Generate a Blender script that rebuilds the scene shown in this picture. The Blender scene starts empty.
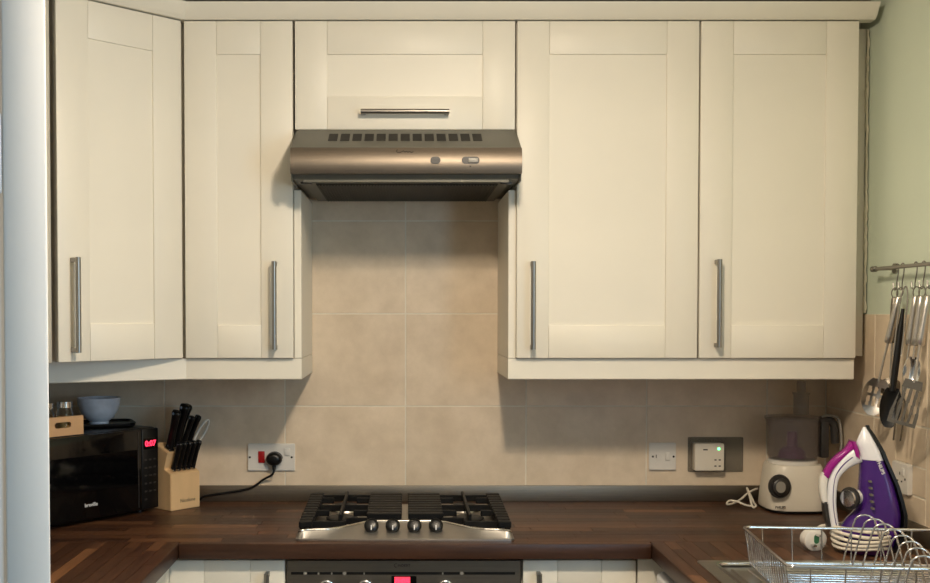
import bpy, bmesh, math, random
from math import sin, cos, tan, atan, atan2, pi, radians as R, sqrt, hypot
from mathutils import Vector, Matrix
random.seed(7)
S = bpy.context.scene
COL = S.collection

# ------------------------------------------------------------ camera
F = 1076.0; D = 3.32; PITCH = R(1.6); PX, HY = 405.0, 313.0
PY = HY + F * tan(PITCH)
def tanb(py): return tan(atan((py - PY) / F) + PITCH)
CZ = 0.91 + tanb(501.9) * (D - 0.01)
def zz(py, y): return CZ - tanb(py) * (D + y)
def xx(px, y, py=313): return (px - PX) / F * (D + y) * (cos(PITCH) + tanb(py) * sin(PITCH))
def atz(px, py, z):
    d = (CZ - z) / tanb(py)
    return Vector((xx(px, d - D, py), d - D, z))
cam = bpy.data.cameras.new('camera'); camo = bpy.data.objects.new('camera', cam); COL.objects.link(camo)
camo.location = (0, -D, CZ); camo.rotation_euler = (pi / 2 - PITCH, 0, 0)
cam.sensor_width = 36; cam.lens = F / 930 * 36
cam.shift_x = (465 - PX) / 930; cam.shift_y = (PY - 291.5) / 930
cam.clip_start = 0.05
S.camera = camo

# ------------------------------------------------------------ light, exposure
S.view_settings.view_transform = 'Standard'; S.view_settings.look = 'None'
S.view_settings.gamma = 1; S.view_settings.use_curve_mapping = False
S.view_settings.exposure = 0.06
w = bpy.data.worlds.new('sky'); S.world = w; w.use_nodes = True
w.node_tree.nodes['Background'].inputs[0].default_value = (0.62, 0.75, 0.95, 1)
w.node_tree.nodes['Background'].inputs[1].default_value = 1.0
XR, XL, YF, ZC = 1.302, -1.25, -4.3, 2.37
WIN_Y0, WIN_Y1, WIN_Z0, WIN_Z1 = -3.25, -2.2, 1.05, 2.1
def area(name, loc, rot, sx, sy, power, color):
    l = bpy.data.lights.new(name, 'AREA'); l.shape = 'RECTANGLE'; l.size = sx; l.size_y = sy
    l.energy = power; l.color = color
    o = bpy.data.objects.new(name, l); COL.objects.link(o); o.location = loc; o.rotation_euler = rot
    return o
area('window_daylight', (XR - 0.005, (WIN_Y0 + WIN_Y1) / 2, (WIN_Z0 + WIN_Z1) / 2), (0, R(90), 0),
     WIN_Z1 - WIN_Z0 - 0.1, WIN_Y1 - WIN_Y0 - 0.1, 21, (0.45, 0.73, 1.0))
LAMP = (0.20, -1.75, 2.27)
LAMP_W, LAMP_DOWN, LAMP_C = 29, 16, (1.0, 0.84, 0.645)

# ------------------------------------------------------------ materials
def nt(name):
    m = bpy.data.materials.new(name); m.use_nodes = True
    return m, m.node_tree.nodes, m.node_tree.links, m.node_tree.nodes['Principled BSDF']
def srgb(r, g, b):
    f = lambda c: (c / 255 / 12.92) if c / 255 <= 0.04045 else ((c / 255 + 0.055) / 1.055) ** 2.4
    return (f(r), f(g), f(b), 1)
def mat(name, col, rough=0.5, metal=0.0, var=0.0, scale=8, bump=0.0, bscale=200, trans=0.0, ior=1.45,
        emit=0.0, coat=0.0, alpha=1.0, stretch=None, spec=None):
    m, n, l, p = nt(name)
    p.inputs['Roughness'].default_value = rough; p.inputs['Metallic'].default_value = metal
    p.inputs['Base Color'].default_value = col
    p.inputs['Transmission Weight'].default_value = trans; p.inputs['IOR'].default_value = ior
    p.inputs['Coat Weight'].default_value = coat; p.inputs['Alpha'].default_value = alpha
    if spec is not None: p.inputs['Specular IOR Level'].default_value = spec
    if emit:
        p.inputs['Emission Color'].default_value = col; p.inputs['Emission Strength'].default_value = emit
    tc = None
    if var or bump:
        tc = n.new('ShaderNodeTexCoord'); mp = n.new('ShaderNodeMapping')
        l.new(tc.outputs['Object'], mp.inputs['Vector'])
        if stretch: mp.inputs['Scale'].default_value = stretch
    if var:
        no = n.new('ShaderNodeTexNoise'); no.inputs['Scale'].default_value = scale; no.inputs['Detail'].default_value = 6
        l.new(mp.outputs[0], no.inputs['Vector'])
        rp = n.new('ShaderNodeValToRGB')
        rp.color_ramp.elements[0].position = 0.3; rp.color_ramp.elements[1].position = 0.7
        rp.color_ramp.elements[0].color = tuple(c * (1 - var) for c in col[:3]) + (1,)
        rp.color_ramp.elements[1].color = tuple(min(1, c * (1 + var)) for c in col[:3]) + (1,)
        l.new(no.outputs['Fac'], rp.inputs[0]); l.new(rp.outputs[0], p.inputs['Base Color'])
    if bump:
        nb = n.new('ShaderNodeTexNoise'); nb.inputs['Scale'].default_value = bscale
        l.new(mp.outputs[0], nb.inputs['Vector'])
        b = n.new('ShaderNodeBump'); b.inputs['Strength'].default_value = bump; b.inputs['Distance'].default_value = 0.002
        l.new(nb.outputs['Fac'], b.inputs['Height']); l.new(b.outputs[0], p.inputs['Normal'])
    return m
M = {}
M['cream'] = mat('cream_door', srgb(233, 227, 212), 0.42, var=0.02, scale=4)
M['carcass'] = mat('cream_carcass', srgb(228, 221, 206), 0.5, var=0.02, scale=4)
M['green'] = mat('green_paint', srgb(214, 224, 204), 0.75, var=0.03, scale=3, bump=0.15, bscale=120)
M['white_wall'] = mat('white_paint', srgb(178, 174, 166), 0.8, var=0.02, scale=2)
M['ceiling'] = mat('ceiling_paint', srgb(215, 208, 196), 0.85, var=0.02, scale=2)
M['floor'] = mat('floor_vinyl', srgb(98, 86, 74), 0.5, var=0.15, scale=5)
M['grout'] = mat('grout', srgb(232, 224, 207), 0.9, var=0.05, scale=30)
M['door_white'] = mat('door_white', srgb(216, 213, 208), 0.5, var=0.015, scale=3)
M['upstand'] = mat('upstand_steel', srgb(140, 132, 120), 0.45, 1.0, var=0.08, scale=6, stretch=(1, 40, 40))
M['satin'] = mat('satin_steel', srgb(186, 182, 176), 0.48, 1.0, var=0.03, scale=6, stretch=(1, 40, 40))
M['hood_steel'] = mat('hood_steel', srgb(126, 116, 104), 0.46, 1.0, var=0.05, scale=6, stretch=(1, 40, 40))
M['steel'] = mat('brushed_steel', srgb(190, 184, 176), 0.32, 1.0, var=0.06, scale=6, stretch=(1, 40, 40))
M['steel_dull'] = mat('dull_steel', srgb(128, 121, 111), 0.42, 1.0, var=0.08, scale=6, stretch=(1, 40, 40))
M['chrome'] = mat('chrome', srgb(215, 215, 215), 0.16, 1.0, var=0.02, scale=10)
M['handle'] = mat('handle_steel', srgb(150, 146, 140), 0.3, 1.0, var=0.04, scale=20)
M['hood_grey'] = mat('hood_grey', srgb(96, 94, 84), 0.45, 0.2, var=0.03, scale=10)
M['dark_gap'] = mat('dark_slot', srgb(34, 31, 27), 0.7, var=0.05, scale=20)
M['filter'] = mat('filter_mesh', srgb(44, 43, 38), 0.55, 0.4, var=0.2, scale=60)
M['black_gloss'] = mat('black_glass', srgb(7, 7, 8), 0.06, var=0.03, scale=10)
M['black'] = mat('black_plastic', srgb(10, 10, 11), 0.35, var=0.1, scale=20)
M['black_matt'] = mat('black_enamel', srgb(24, 24, 24), 0.5, var=0.15, scale=40, bump=0.2, bscale=300)
M['iron_cast'] = mat('cast_iron', srgb(13, 13, 13), 0.55, var=0.2, scale=60, bump=0.3, bscale=400, spec=0.25)
M['white_plastic'] = mat('white_plastic', srgb(226, 222, 214), 0.35, var=0.01, scale=10)
M['cream_plastic'] = mat('ivory_plastic', srgb(232, 224, 208), 0.3, var=0.01, scale=10)
M['red'] = mat('red_plastic', srgb(170, 18, 22), 0.35, var=0.05, scale=20)
M['red_led'] = mat('red_display', (1.0, 0.03, 0.08, 1), 0.5, emit=2.2)
M['red_glow'] = mat('red_display_dim', (0.9, 0.05, 0.09, 1), 0.5, emit=0.9)
M['green_led'] = mat('green_led', (0.1, 1.0, 0.25, 1), 0.5, emit=5)
M['print_dark'] = mat('print_dark', srgb(40, 34, 30), 0.6, var=0.05)
M['print_grey'] = mat('print_grey', srgb(110, 104, 96), 0.6, var=0.05)
M['print_white'] = mat('print_white', srgb(220, 220, 220), 0.5, var=0.02)
M['beech'] = mat('beech', srgb(226, 190, 142), 0.5, var=0.12, scale=14, stretch=(1, 1, 0.15))
M['crate'] = mat('crate_wood', srgb(200, 160, 118), 0.55, var=0.08, scale=12, stretch=(0.2, 1, 1))
M['grey_plastic'] = mat('grey_plastic', srgb(150, 146, 138), 0.35, var=0.02)
M['charcoal'] = mat('charcoal_plastic', srgb(52, 49, 47), 0.4, var=0.04)
M['purple'] = mat('purple_shell', srgb(66, 30, 112), 0.22, var=0.08, scale=14, coat=0.4)
M['magenta'] = mat('magenta_plastic', srgb(150, 24, 128), 0.2, var=0.05, coat=0.4)
M['plum'] = mat('plum_blade_hub', srgb(96, 42, 92), 0.4, var=0.05)
M['white_gloss'] = mat('white_gloss', srgb(232, 232, 236), 0.22, var=0.01, coat=0.3)
M['jar_glass'] = mat('jar_glass', (0.95, 0.97, 0.97, 1), 0.05, trans=1.0, ior=1.3, var=0.0)
M['spice'] = mat('spice', srgb(190, 150, 90), 0.9, var=0.25, scale=120)
M['bowl'] = mat('glazed_bowl', srgb(222, 228, 240), 0.2, var=0.14, scale=22, coat=0.3)
M['tint'] = mat('smoked_bowl', srgb(120, 112, 110), 0.12, alpha=0.30)
M['tint_clear'] = mat('clear_tube', srgb(150, 146, 142), 0.15, alpha=0.4)
M['acrylic'] = mat('acrylic_plate', srgb(120, 116, 104), 0.12, alpha=0.4)
M['sealant'] = mat('sealant', srgb(214, 206, 184), 0.6, var=0.05, scale=40)
M['pane'] = mat('window_glass', (0.95, 0.97, 1, 1), 0.02, trans=1.0, ior=1.02)

def tile_mat():
    m, n, l, p = nt('beige_tile')
    tc = n.new('ShaderNodeTexCoord'); oi = n.new('ShaderNodeObjectInfo')
    ad = n.new('ShaderNodeVectorMath'); ad.operation = 'ADD'
    sc = n.new('ShaderNodeVectorMath'); sc.operation = 'SCALE'; sc.inputs[0].default_value = (17, 5, 11)
    l.new(oi.outputs['Random'], sc.inputs['Scale']); l.new(tc.outputs['Object'], ad.inputs[0]); l.new(sc.outputs[0], ad.inputs[1])
    n1 = n.new('ShaderNodeTexNoise'); n1.inputs['Scale'].default_value = 9; n1.inputs['Detail'].default_value = 8; n1.inputs['Roughness'].default_value = 0.65
    l.new(ad.outputs[0], n1.inputs['Vector'])
    rp = n.new('ShaderNodeValToRGB'); e = rp.color_ramp.elements
    e[0].position = 0.32; e[0].color = srgb(216, 197, 171); e[1].position = 0.7; e[1].color = srgb(237, 219, 194)
    l.new(n1.outputs['Fac'], rp.inputs[0])
    hs = n.new('ShaderNodeHueSaturation'); mr = n.new('ShaderNodeMapRange')
    mr.inputs[3].default_value = 0.95; mr.inputs[4].default_value = 1.04
    l.new(oi.outputs['Random'], mr.inputs[0]); l.new(mr.outputs[0], hs.inputs['Value'])
    l.new(rp.outputs[0], hs.inputs['Color']); l.new(hs.outputs[0], p.inputs['Base Color'])
    p.inputs['Roughness'].default_value = 0.42
    b = n.new('ShaderNodeBump'); b.inputs['Strength'].default_value = 0.12; b.inputs['Distance'].default_value = 0.003
    l.new(n1.outputs['Fac'], b.inputs['Height']); l.new(b.outputs[0], p.inputs['Normal'])
    return m
M['tile'] = tile_mat()
def wood_mat(name, random_tone):
    m, n, l, p = nt(name)
    tc = n.new('ShaderNodeTexCoord'); mp = n.new('ShaderNodeMapping'); mp.inputs['Scale'].default_value = (2.2, 30, 30)
    oi = n.new('ShaderNodeObjectInfo')
    sc = n.new('ShaderNodeVectorMath'); sc.operation = 'SCALE'; sc.inputs[0].default_value = (13, 7, 5)
    ad = n.new('ShaderNodeVectorMath'); ad.operation = 'ADD'
    l.new(oi.outputs['Random'], sc.inputs['Scale']); l.new(tc.outputs['Object'], ad.inputs[0]); l.new(sc.outputs[0], ad.inputs[1])
    l.new(ad.outputs[0], mp.inputs['Vector'])
    no = n.new('ShaderNodeTexNoise'); no.inputs['Scale'].default_value = 3; no.inputs['Detail'].default_value = 7
    l.new(mp.outputs[0], no.inputs['Vector'])
    rp = n.new('ShaderNodeValToRGB'); e = rp.color_ramp.elements
    e[0].position = 0.0; e[0].color = srgb(60, 36, 23)
    e[1].position = 1.0; e[1].color = srgb(132, 90, 58)
    x = e.new(0.45); x.color = srgb(76, 48, 31)
    x = e.new(0.85); x.color = srgb(96, 63, 41)
    if random_tone: l.new(oi.outputs['Random'], rp.inputs[0])
    else: rp.inputs[0].default_value = 0.08
    hs = n.new('ShaderNodeHueSaturation'); mr = n.new('ShaderNodeMapRange')
    mr.inputs[1].default_value = 0.3; mr.inputs[2].default_value = 0.7
    mr.inputs[3].default_value = 0.68; mr.inputs[4].default_value = 1.22
    l.new(no.outputs['Fac'], mr.inputs[0]); l.new(mr.outputs[0], hs.inputs['Value'])
    l.new(rp.outputs[0], hs.inputs['Color']); l.new(hs.outputs[0], p.inputs['Base Color'])
    p.inputs['Roughness'].default_value = 0.4
    return m
M['stave'] = wood_mat('walnut_stave', True)
M['walnut'] = wood_mat('walnut_edge', False)

# ------------------------------------------------------------ mesh helpers
def B(): return bmesh.new()
def box(bm, x0, x1, y0, y1, z0, z1, bev=0.0, seg=2):
    r = bmesh.ops.create_cube(bm, size=1)
    vs = r['verts']
    for v in vs:
        v.co = Vector((x0 + (v.co.x + .5) * (x1 - x0), y0 + (v.co.y + .5) * (y1 - y0), z0 + (v.co.z + .5) * (z1 - z0)))
    if bev:
        es = list({e for v in vs for e in v.link_edges})
        bmesh.ops.bevel(bm, geom=es, offset=bev, segments=seg, affect='EDGES', profile=0.5)
    return bm
def rings(bm, rr, caps=True, closed=False):
    V = [[bm.verts.new(c) for c in ring] for ring in rr]
    n = len(V[0]); k = len(V)
    for i in range(k if closed else k - 1):
        a, b = V[i], V[(i + 1) % k]
        for j in range(n):
            bm.faces.new((a[j], a[(j + 1) % n], b[(j + 1) % n], b[j]))
    if caps and not closed:
        bm.faces.new(list(reversed(V[0]))); bm.faces.new(V[-1])
    return bm
def tube(bm, pts, r, seg=8, closed=False):
    pts = [Vector(p) for p in pts]; n = len(pts)
    rad = r if isinstance(r, (list, tuple)) else [r] * n
    def tang(i):
        if closed: t = pts[(i + 1) % n] - pts[i - 1]
        else: t = pts[min(i + 1, n - 1)] - pts[max(i - 1, 0)]
        return t.normalized()
    t0 = tang(0); up = Vector((0, 0, 1)) if abs(t0.z) < 0.9 else Vector((1, 0, 0))
    u = t0.cross(up).normalized(); rr = []
    for i in range(n):
        t = tang(i); u = (u - t * u.dot(t)).normalized(); v = t.cross(u)
        rr.append([pts[i] + (u * cos(2 * pi * j / seg) + v * sin(2 * pi * j / seg)) * rad[i] for j in range(seg)])
    return rings(bm, rr, True, closed)
def lathe(bm, prof, seg=32, cx=0, cy=0, z=0):
    return rings(bm, [[Vector((cx + max(r, 1e-4) * cos(2 * pi * j / seg), cy + max(r, 1e-4) * sin(2 * pi * j / seg), z + h)) for j in range(seg)] for r, h in prof])
def prism(bm, poly, a, b, axis='y'):
    """extrude a 2D polygon. axis y: poly is (x,z); x: poly is (y,z); z: poly is (x,y)"""
    mk = {'y': lambda p, t: Vector((p[0], t, p[1])), 'x': lambda p, t: Vector((t, p[0], p[1])), 'z': lambda p, t: Vector((p[0], p[1], t))}[axis]
    rings(bm, [[mk(p, a) for p in poly], [mk(p, b) for p in poly]])
    return bm
def cr(pts, n=6, closed=False):
    """Catmull-Rom through points"""
    P = [Vector(p) for p in pts]; out = []; k = len(P)
    for i in range(k if closed else k - 1):
        if closed: p0, p1, p2, p3 = P[i - 1], P[i], P[(i + 1) % k], P[(i + 2) % k]
        else: p0, p1, p2, p3 = P[max(i - 1, 0)], P[i], P[i + 1], P[min(i + 2, k - 1)]
        for j in range(n):
            t = j / n
            out.append(0.5 * ((2 * p1) + (p2 - p0) * t + (2 * p0 - 5 * p1 + 4 * p2 - p3) * t * t + (3 * p1 - p0 - 3 * p2 + p3) * t ** 3))
    if not closed: out.append(P[-1])
    return out
def rrect(w, h, r, seg=5, cx=0, cy=0):
    out = []
    for qx, qy, a0 in ((1, 1, 0), (-1, 1, 90), (-1, -1, 180), (1, -1, 270)):
        for k in range(seg + 1):
            a = R(a0 + 90 * k / seg)
            out.append((cx + qx * (w / 2 - r) + r * cos(a), cy + qy * (h / 2 - r) + r * sin(a)))
    return out
def mesh_of(name, bm, m, smooth=35):
    bmesh.ops.recalc_face_normals(bm, faces=bm.faces[:])
    me = bpy.data.meshes.new(name)
    for f in bm.faces: f.smooth = True
    bm.to_mesh(me); bm.free()
    me.set_sharp_from_angle(angle=R(smooth))
    me.materials.append(M[m] if isinstance(m, str) else m)
    return me
def obj(name, bm, m, parent=None, loc=None, rot=None, smooth=35, label=None):
    me = bm if isinstance(bm, bpy.types.Mesh) else mesh_of(name, bm, m, smooth)
    o = bpy.data.objects.new(name, me); COL.objects.link(o)
    if parent: o.parent = parent
    if loc is not None: o.location = loc
    if rot is not None: o.rotation_euler = rot
    if label: o['label'] = label
    return o
def tag(o, label, cat, group=None):
    o['label'] = label; o['category'] = cat
    if group: o['group'] = group
    return o
def struct(o): o['kind'] = 'structure'; return o
def thing(name, label, cat, loc=(0, 0, 0), rot=(0, 0, 0), group=None):
    o = bpy.data.objects.new(name, None); COL.objects.link(o); o.empty_display_size = 0.05
    o.location = loc; o.rotation_euler = rot
    return tag(o, label, cat, group)
def pw(name, bm, m, root, smooth=35, label=None):
    """part whose geometry was given in world coordinates; root has no rotation"""
    bm.transform((Matrix.Translation(root.location) @ root.rotation_euler.to_matrix().to_4x4()).inverted())
    return obj(name, bm, m, root, smooth=smooth, label=label)
def text(s, size, m, parent, loc, rot, name='lettering', ext=0.0004, align='CENTER', bold=0.0):
    c = bpy.data.curves.new(name, 'FONT'); c.body = s; c.size = size; c.extrude = ext; c.align_x = align; c.align_y = 'CENTER'
    c.offset = bold; c.resolution_u = 3
    t = bpy.data.objects.new('tmp_text', c); COL.objects.link(t)
    bpy.context.view_layer.update()
    me = bpy.data.meshes.new_from_object(t.evaluated_get(bpy.context.evaluated_depsgraph_get()))
    bpy.data.objects.remove(t); me.materials.clear(); me.materials.append(M[m])
    o = bpy.data.objects.new(name, me); COL.objects.link(o); o.parent = parent; o.location = loc; o.rotation_euler = rot
    return o

# ------------------------------------------------------------ the room
struct(obj('floor', box(B(), XL - .1, XR + .1, YF - .1, .1, -.05, 0), 'floor'))
struct(obj('ceiling', box(B(), XL - .1, XR + .15, YF - .1, .1, ZC, ZC + .05), 'ceiling'))
wall_back = struct(obj('wall_back', box(B(), XL - .1, XR + .15, .0014, .1, 0, ZC), 'grout'))
struct(obj('wall_front', box(B(), XL - .1, XR + .15, YF - .1, YF, 0, ZC), 'white_wall'))
struct(obj('wall_left', box(B(), XL - .1, XL, YF, .006, 0, ZC), 'white_wall'))
bm = B()
XW = XR + .006
for y0, y1, z0, z1 in ((WIN_Y1, .006, 0, ZC), (YF, WIN_Y0, 0, ZC), (WIN_Y0, WIN_Y1, 0, WIN_Z0), (WIN_Y0, WIN_Y1, WIN_Z1, ZC)):
    box(bm, XW, XW + .1, y0, y1, z0, z1)
wall_right = struct(obj('wall_right', bm, 'green'))
bm = B()
for y0, y1, z0, z1 in ((WIN_Y0, WIN_Y1, WIN_Z0, WIN_Z0 + .05), (WIN_Y0, WIN_Y1, WIN_Z1 - .05, WIN_Z1), (WIN_Y0, WIN_Y0 + .05, WIN_Z0 + .05, WIN_Z1 - .05), (WIN_Y1 - .05, WIN_Y1, WIN_Z0 + .05, WIN_Z1 - .05),
                       ((WIN_Y0 + WIN_Y1) / 2 - .025, (WIN_Y0 + WIN_Y1) / 2 + .025, WIN_Z0 + .05, WIN_Z1 - .05)):
    box(bm, XW + .03, XW + .08, y0, y1, z0, z1, .004)
win = struct(obj('window_1', bm, 'door_white'))
obj('pane', box(B(), XW + .05, XW + .056, WIN_Y0 + .05, WIN_Y1 - .05, WIN_Z0 + .05, WIN_Z1 - .05), 'pane', win)

# wall tiles, one object each
TW, TH, GR = 0.3725, 0.2855, 0.0042
Z0 = zz(406.1, 0)
ZROW = [0.9115, Z0, Z0 + TH, Z0 + 2 * TH, Z0 + 3 * TH]
tile_cache = {}
def tile(parent, a0, a1, z0, z1, side):
    wd, ht = round(a1 - a0 - GR, 4), round(z1 - z0 - GR, 4)
    key = (wd, ht, side)
    if key not in tile_cache:
        b = B()
        if side == 'back': box(b, -wd / 2, wd / 2, 0, .0022, -ht / 2, ht / 2, .0008, 1)
        else: box(b, 0, .0035, -wd / 2, wd / 2, -ht / 2, ht / 2, .0012, 1)
        tile_cache[key] = mesh_of('tile', b, 'tile')
    o = obj('tile', tile_cache[key], None, parent)
    c = (a0 + a1) / 2; z = (z0 + z1) / 2
    o.location = (c, random.uniform(-.0002, .0002), z) if side == 'back' else (XR + random.uniform(-.0002, .0002), c, z)
XT = xx(405.6, 0)
for r in range(4):
    for k in range(-4, 4):
        x0, x1 = max(XT + k * TW, XL), min(XT + (k + 1) * TW, XR - .001)
        if r >= 2 and k not in (-1, 0): continue
        if x1 - x0 > .02: tile(wall_back, x0, x1, ZROW[r], ZROW[r + 1], 'back')
obj('grout_bed', box(B(), XR + .0014, XW, -1.94, .001, .9, ZROW[2] - .001), 'grout', wall_right)
YT = [0, -.34, -.642, -.944, -1.246, -1.548, -1.85]
for i in range(6):
    for r in range(2):
        if r == 0 and i == 1:
            tile(wall_right, -.475, YT[1], ZROW[0], ZROW[1], 'right')
            for a, b_ in ((ZROW[0], 1.026), (1.026, 1.102), (1.102, ZROW[1])):
                tile(wall_right, YT[2], -.475, a, b_, 'right')
        else:
            tile(wall_right, YT[i + 1], YT[i], ZROW[r], ZROW[r + 1], 'right')
# steel upstands
UZ = zz(485.5, -.008)
struct(obj('trim_1', box(B(), XL, XR - .009, -.009, -.0003, .9105, UZ, .0015), 'upstand'))
struct(obj('trim_2', box(B(), XR - .009, XR - .0003, -1.85, -.0003, .9105, UZ, .0015), 'upstand'))

# open panelled door at the left
DY = -1.90; DA = R(19.5)
fe = Vector((xx(48, DY), DY, 0))
DW = (fe.x - XL - .012) / cos(DA)
dh = fe - Vector((cos(DA), sin(DA), 0)) * DW
dbm = B(); box(dbm, 0, DW, .006, .034, .006, 1.985, .002)
door = struct(obj('door_1', dbm, 'door_white', None, dh, (0, 0, DA)))
zr0, zr1 = zz(195, DY), zz(115, DY)
st = .0545
def slab(x0, x1, z0, z1, nm): obj(nm, box(B(), x0, x1, 0, .0068, z0, z1, .003), 'door_white', door)
slab(DW - st, DW, .006, 1.985, 'stile'); slab(0, st, .006, 1.985, 'stile')
for z0, z1 in ((.006, .18), (.8, .95), (zr0, zr1), (1.92, 1.985)): slab(st + .0005, DW - st - .0005, z0, z1, 'rail')
for z0, z1 in ((.1805, .7995), (.9505, zr0 - .0005), (zr1 + .0005, 1.9195)): slab(DW / 2 - .04, DW / 2 + .04, z0, z1, 'mullion')
bm = B(); tube(bm, cr([(DW - .035, .002, .98), (DW - .035, -.045, .98), (DW - .06, -.052, .98), (DW - .15, -.052, .98)], 5), .008)
obj('door_handle', bm, 'handle', door)

# ------------------------------------------------------------ cabinet doors
def handle_mesh(L):
    b = B()
    tube(b, [(0, -.032, -L / 2), (0, -.032, L / 2)], .0068, 12)
    for s in (-1, 1): box(b, -.0055, .0055, -.034, .0, s * (L / 2 - .006) - .006, s * (L / 2 - .006) + .006, .0015, 1)
    return mesh_of('handle', b, 'handle')
HM = handle_mesh(.240); HM2 = handle_mesh(.16)
def shaker(root, loc, rotz, w, h, fx=.088, fz=.09, hpos=None, hrot=0, hm=None, thick=.02):
    """door with local origin bottom-left of its front face, front towards -y"""
    b = B(); box(b, .004, w - .004, .006, thick, .004, h - .004)
    d = obj('door', b, 'cream', root, loc, (0, 0, rotz))
    for x0, x1 in ((0, fx), (w - fx, w)):
        obj('stile', box(B(), x0, x1, 0, thick - .001, 0, h, .0016), 'cream', d)
    for z0, z1 in ((0, fz), (h - fz, h)):
        obj('rail', box(B(), fx + .0004, w - fx - .0004, .0004, thick - .001, z0, z1, .0016), 'cream', d)
    if hpos:
        obj('handle', hm or HM, None, d, (hpos[0], 0, hpos[1]), (0, hrot, 0), label='brushed steel bar handle')
    return d
YD = -.36
ZB, ZT = zz(358, YD), zz(21, YD)
def wall_cab(label, px0, px1, zb, zt, hpx=None, hpy=None, hrot=0, fx=.088, fz=.090, end=None, fzl=None):
    x0, x1 = xx(px0, YD), xx(px1, YD)
    t = thing('wall_cabinet', label, 'cabinet', ((x0 + x1) / 2, -.17, zb), group='cream wall cabinets')
    pw('carcass', box(B(), x0 - .001, x1 + .001, -.338, -.001, zb + .001, zt), 'carcass', t)
    hp = (xx(hpx, YD) - x0, zz(hpy, YD) - zb) if hpx else None
    shaker(t, (x0 - t.location.x, YD + .17, 0), 0, x1 - x0, zt - zb, fx, fz, hp, hrot)
    if end:
        a, b_ = end
        pw('end_panel', box(B(), a, b_, -.345, -.001, zb - .001, 1.832, .001, 1), 'cream', t)
    return t, x0, x1
EPL, EPR = xx(301.5, -.345), xx(508.2, -.345)
tA, ax0, ax1 = wall_cab('narrow cream shaker wall cabinet left of the extractor hood', 185.5, 293.2, ZB, ZT, 275.5, 305.5, end=(xx(293.2, YD) + .0015, EPL))
ZHB = zz(129.5, YD)
tH, hx0, hx1 = wall_cab('short wide cream cabinet with horizontal handle above the extractor hood', 295.6, 514.4, ZHB, ZT, 405, 113.5, R(90))
tB, bx0, bx1 = wall_cab('widest tall cream shaker wall cabinet just right of the extractor hood', 516.6, 697.4, ZB, ZT, 532, 305.5, end=(EPR, xx(516.6, YD) - .0015))
tC, cx0, cx1 = wall_cab('cream shaker wall cabinet nearest the green wall', 699.3, 856, ZB, ZT, 716, 303.5)
# corner cabinet with diagonal door
q = ax0 - .004
t = thing('corner_wall_cabinet', 'cream corner wall cabinet with diagonal door above the microwave', 'cabinet', (-.9, -.3, ZB), group='cream wall cabinets')
dl = (.004, .2626)
poly = [(XL + .001, -.001), (q - .002, -.001), (q - .002, -.330), (q - .225, -.553), (q - .225, -.56), (XL + .001, -.56)]
pw('carcass', prism(B(), poly, ZB + .001, ZT, 'z'), 'carcass', t)
px_, py_ = q - dl[1], YD - dl[1] + .004
wd = (dl[1] - dl[0]) * sqrt(2)
shaker(t, (px_ + .9, py_ + .3, 0), R(45), wd, ZT - ZB, .088, .096, (.038, zz(305, -.6) - ZB))
# neighbour on the left wall
nx = q - .2745
t = thing('wall_cabinet', 'cream wall cabinet on the left wall, mostly hidden behind the white door', 'cabinet', (-1.06, -.95, ZB), group='cream wall cabinets')
pw('carcass', box(B(), XL + .001, nx - .02, -1.25, -.66, ZB + .001, ZT), 'carcass', t)
shaker(t, (nx + 1.06, -1.249 + .95, 0), R(90), .617, ZT - ZB, .088, .085, (.06, .17))
# filler at the right wall with sealant
fx0 = cx1 + .004
t = thing('filler_strip', 'narrow cream filler strip between the right wall cabinet and green wall', 'filler strip', (1.28, -.29, ZB))
pw('board', box(B(), fx0, XR - .006, -.272, -.25, ZB + .002, ZT + .001), 'carcass', t)
bm = B()
pts = [(XR - .002 + random.uniform(-.0015, .0015), -.275, ZROW[2] + .002 + k * (ZT - ZROW[2] - .004) / 60) for k in range(61)]
tube(bm, pts, [.0045 + random.uniform(-.0012, .0014) for _ in pts], 8)
pw('sealant_bead', bm, 'sealant', t, label='lumpy off-white sealant bead')

def sweep(path, prof, m, name, root):
    """mitred sweep: path in XY; prof = closed list of (outward offset, z); outward is to the right of travel"""
    n = len(path); P = [Vector(p) for p in path]; rr = []
    for i in range(n):
        d0 = (P[i] - P[i - 1]).normalized() if i else (P[1] - P[0]).normalized()
        d1 = (P[i + 1] - P[i]).normalized() if i < n - 1 else d0
        n0, n1 = Vector((d0.y, -d0.x)), Vector((d1.y, -d1.x))
        mt = (n0 + n1).normalized(); k = 1 / max(.3, mt.dot(n0))
        rr.append([Vector((P[i].x + mt.x * o * k, P[i].y + mt.y * o * k, z)) for o, z in prof])
    b = B(); rings(b, rr)
    return pw(name, b, m, root, smooth=25)
# cornice along the top
CB = ZT + .003
prof = [(-.03, CB), (.004, CB), (.012, CB + .006), (.017, CB + .010), (.027, CB + .026), (.034, CB + .034), (.036, CB + .040), (-.03, CB + .040)]
t = thing('cornice', 'cream cornice moulding running along the top of the wall cabinets', 'moulding', (0, -.34, CB))
sweep([(q - .31, YD - .306), (q + .004, YD), (XR - .020, YD)], prof, 'cream', 'moulding', t)
# light pelmets below
PT, PB = ZB - .002, zz(379.5, -.345)
prof = [(-.018, PB), (-.002, PB), (0, PB + .002), (0, PT), (-.018, PT)]
t = thing('light_pelmet', 'cream light pelmet under the left wall cabinets', 'pelmet', (-.5, -.33, PB), group='pelmets')
pe = atz(46, 383.6, PB)
sweep([(pe.x, pe.y), (q + .002, YD + .015), (EPL, YD + .015), (EPL, -.0015)], prof, 'cream', 'pelmet_board', t)
t = thing('light_pelmet', 'cream light pelmet under the two right wall cabinets', 'pelmet', (.5, -.33, PB), group='pelmets')
sweep([(EPR, -.0015), (EPR, YD + .015), (cx1 + .002, YD + .015), (cx1 + .002, -.274)], prof, 'cream', 'pelmet_board', t)

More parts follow.
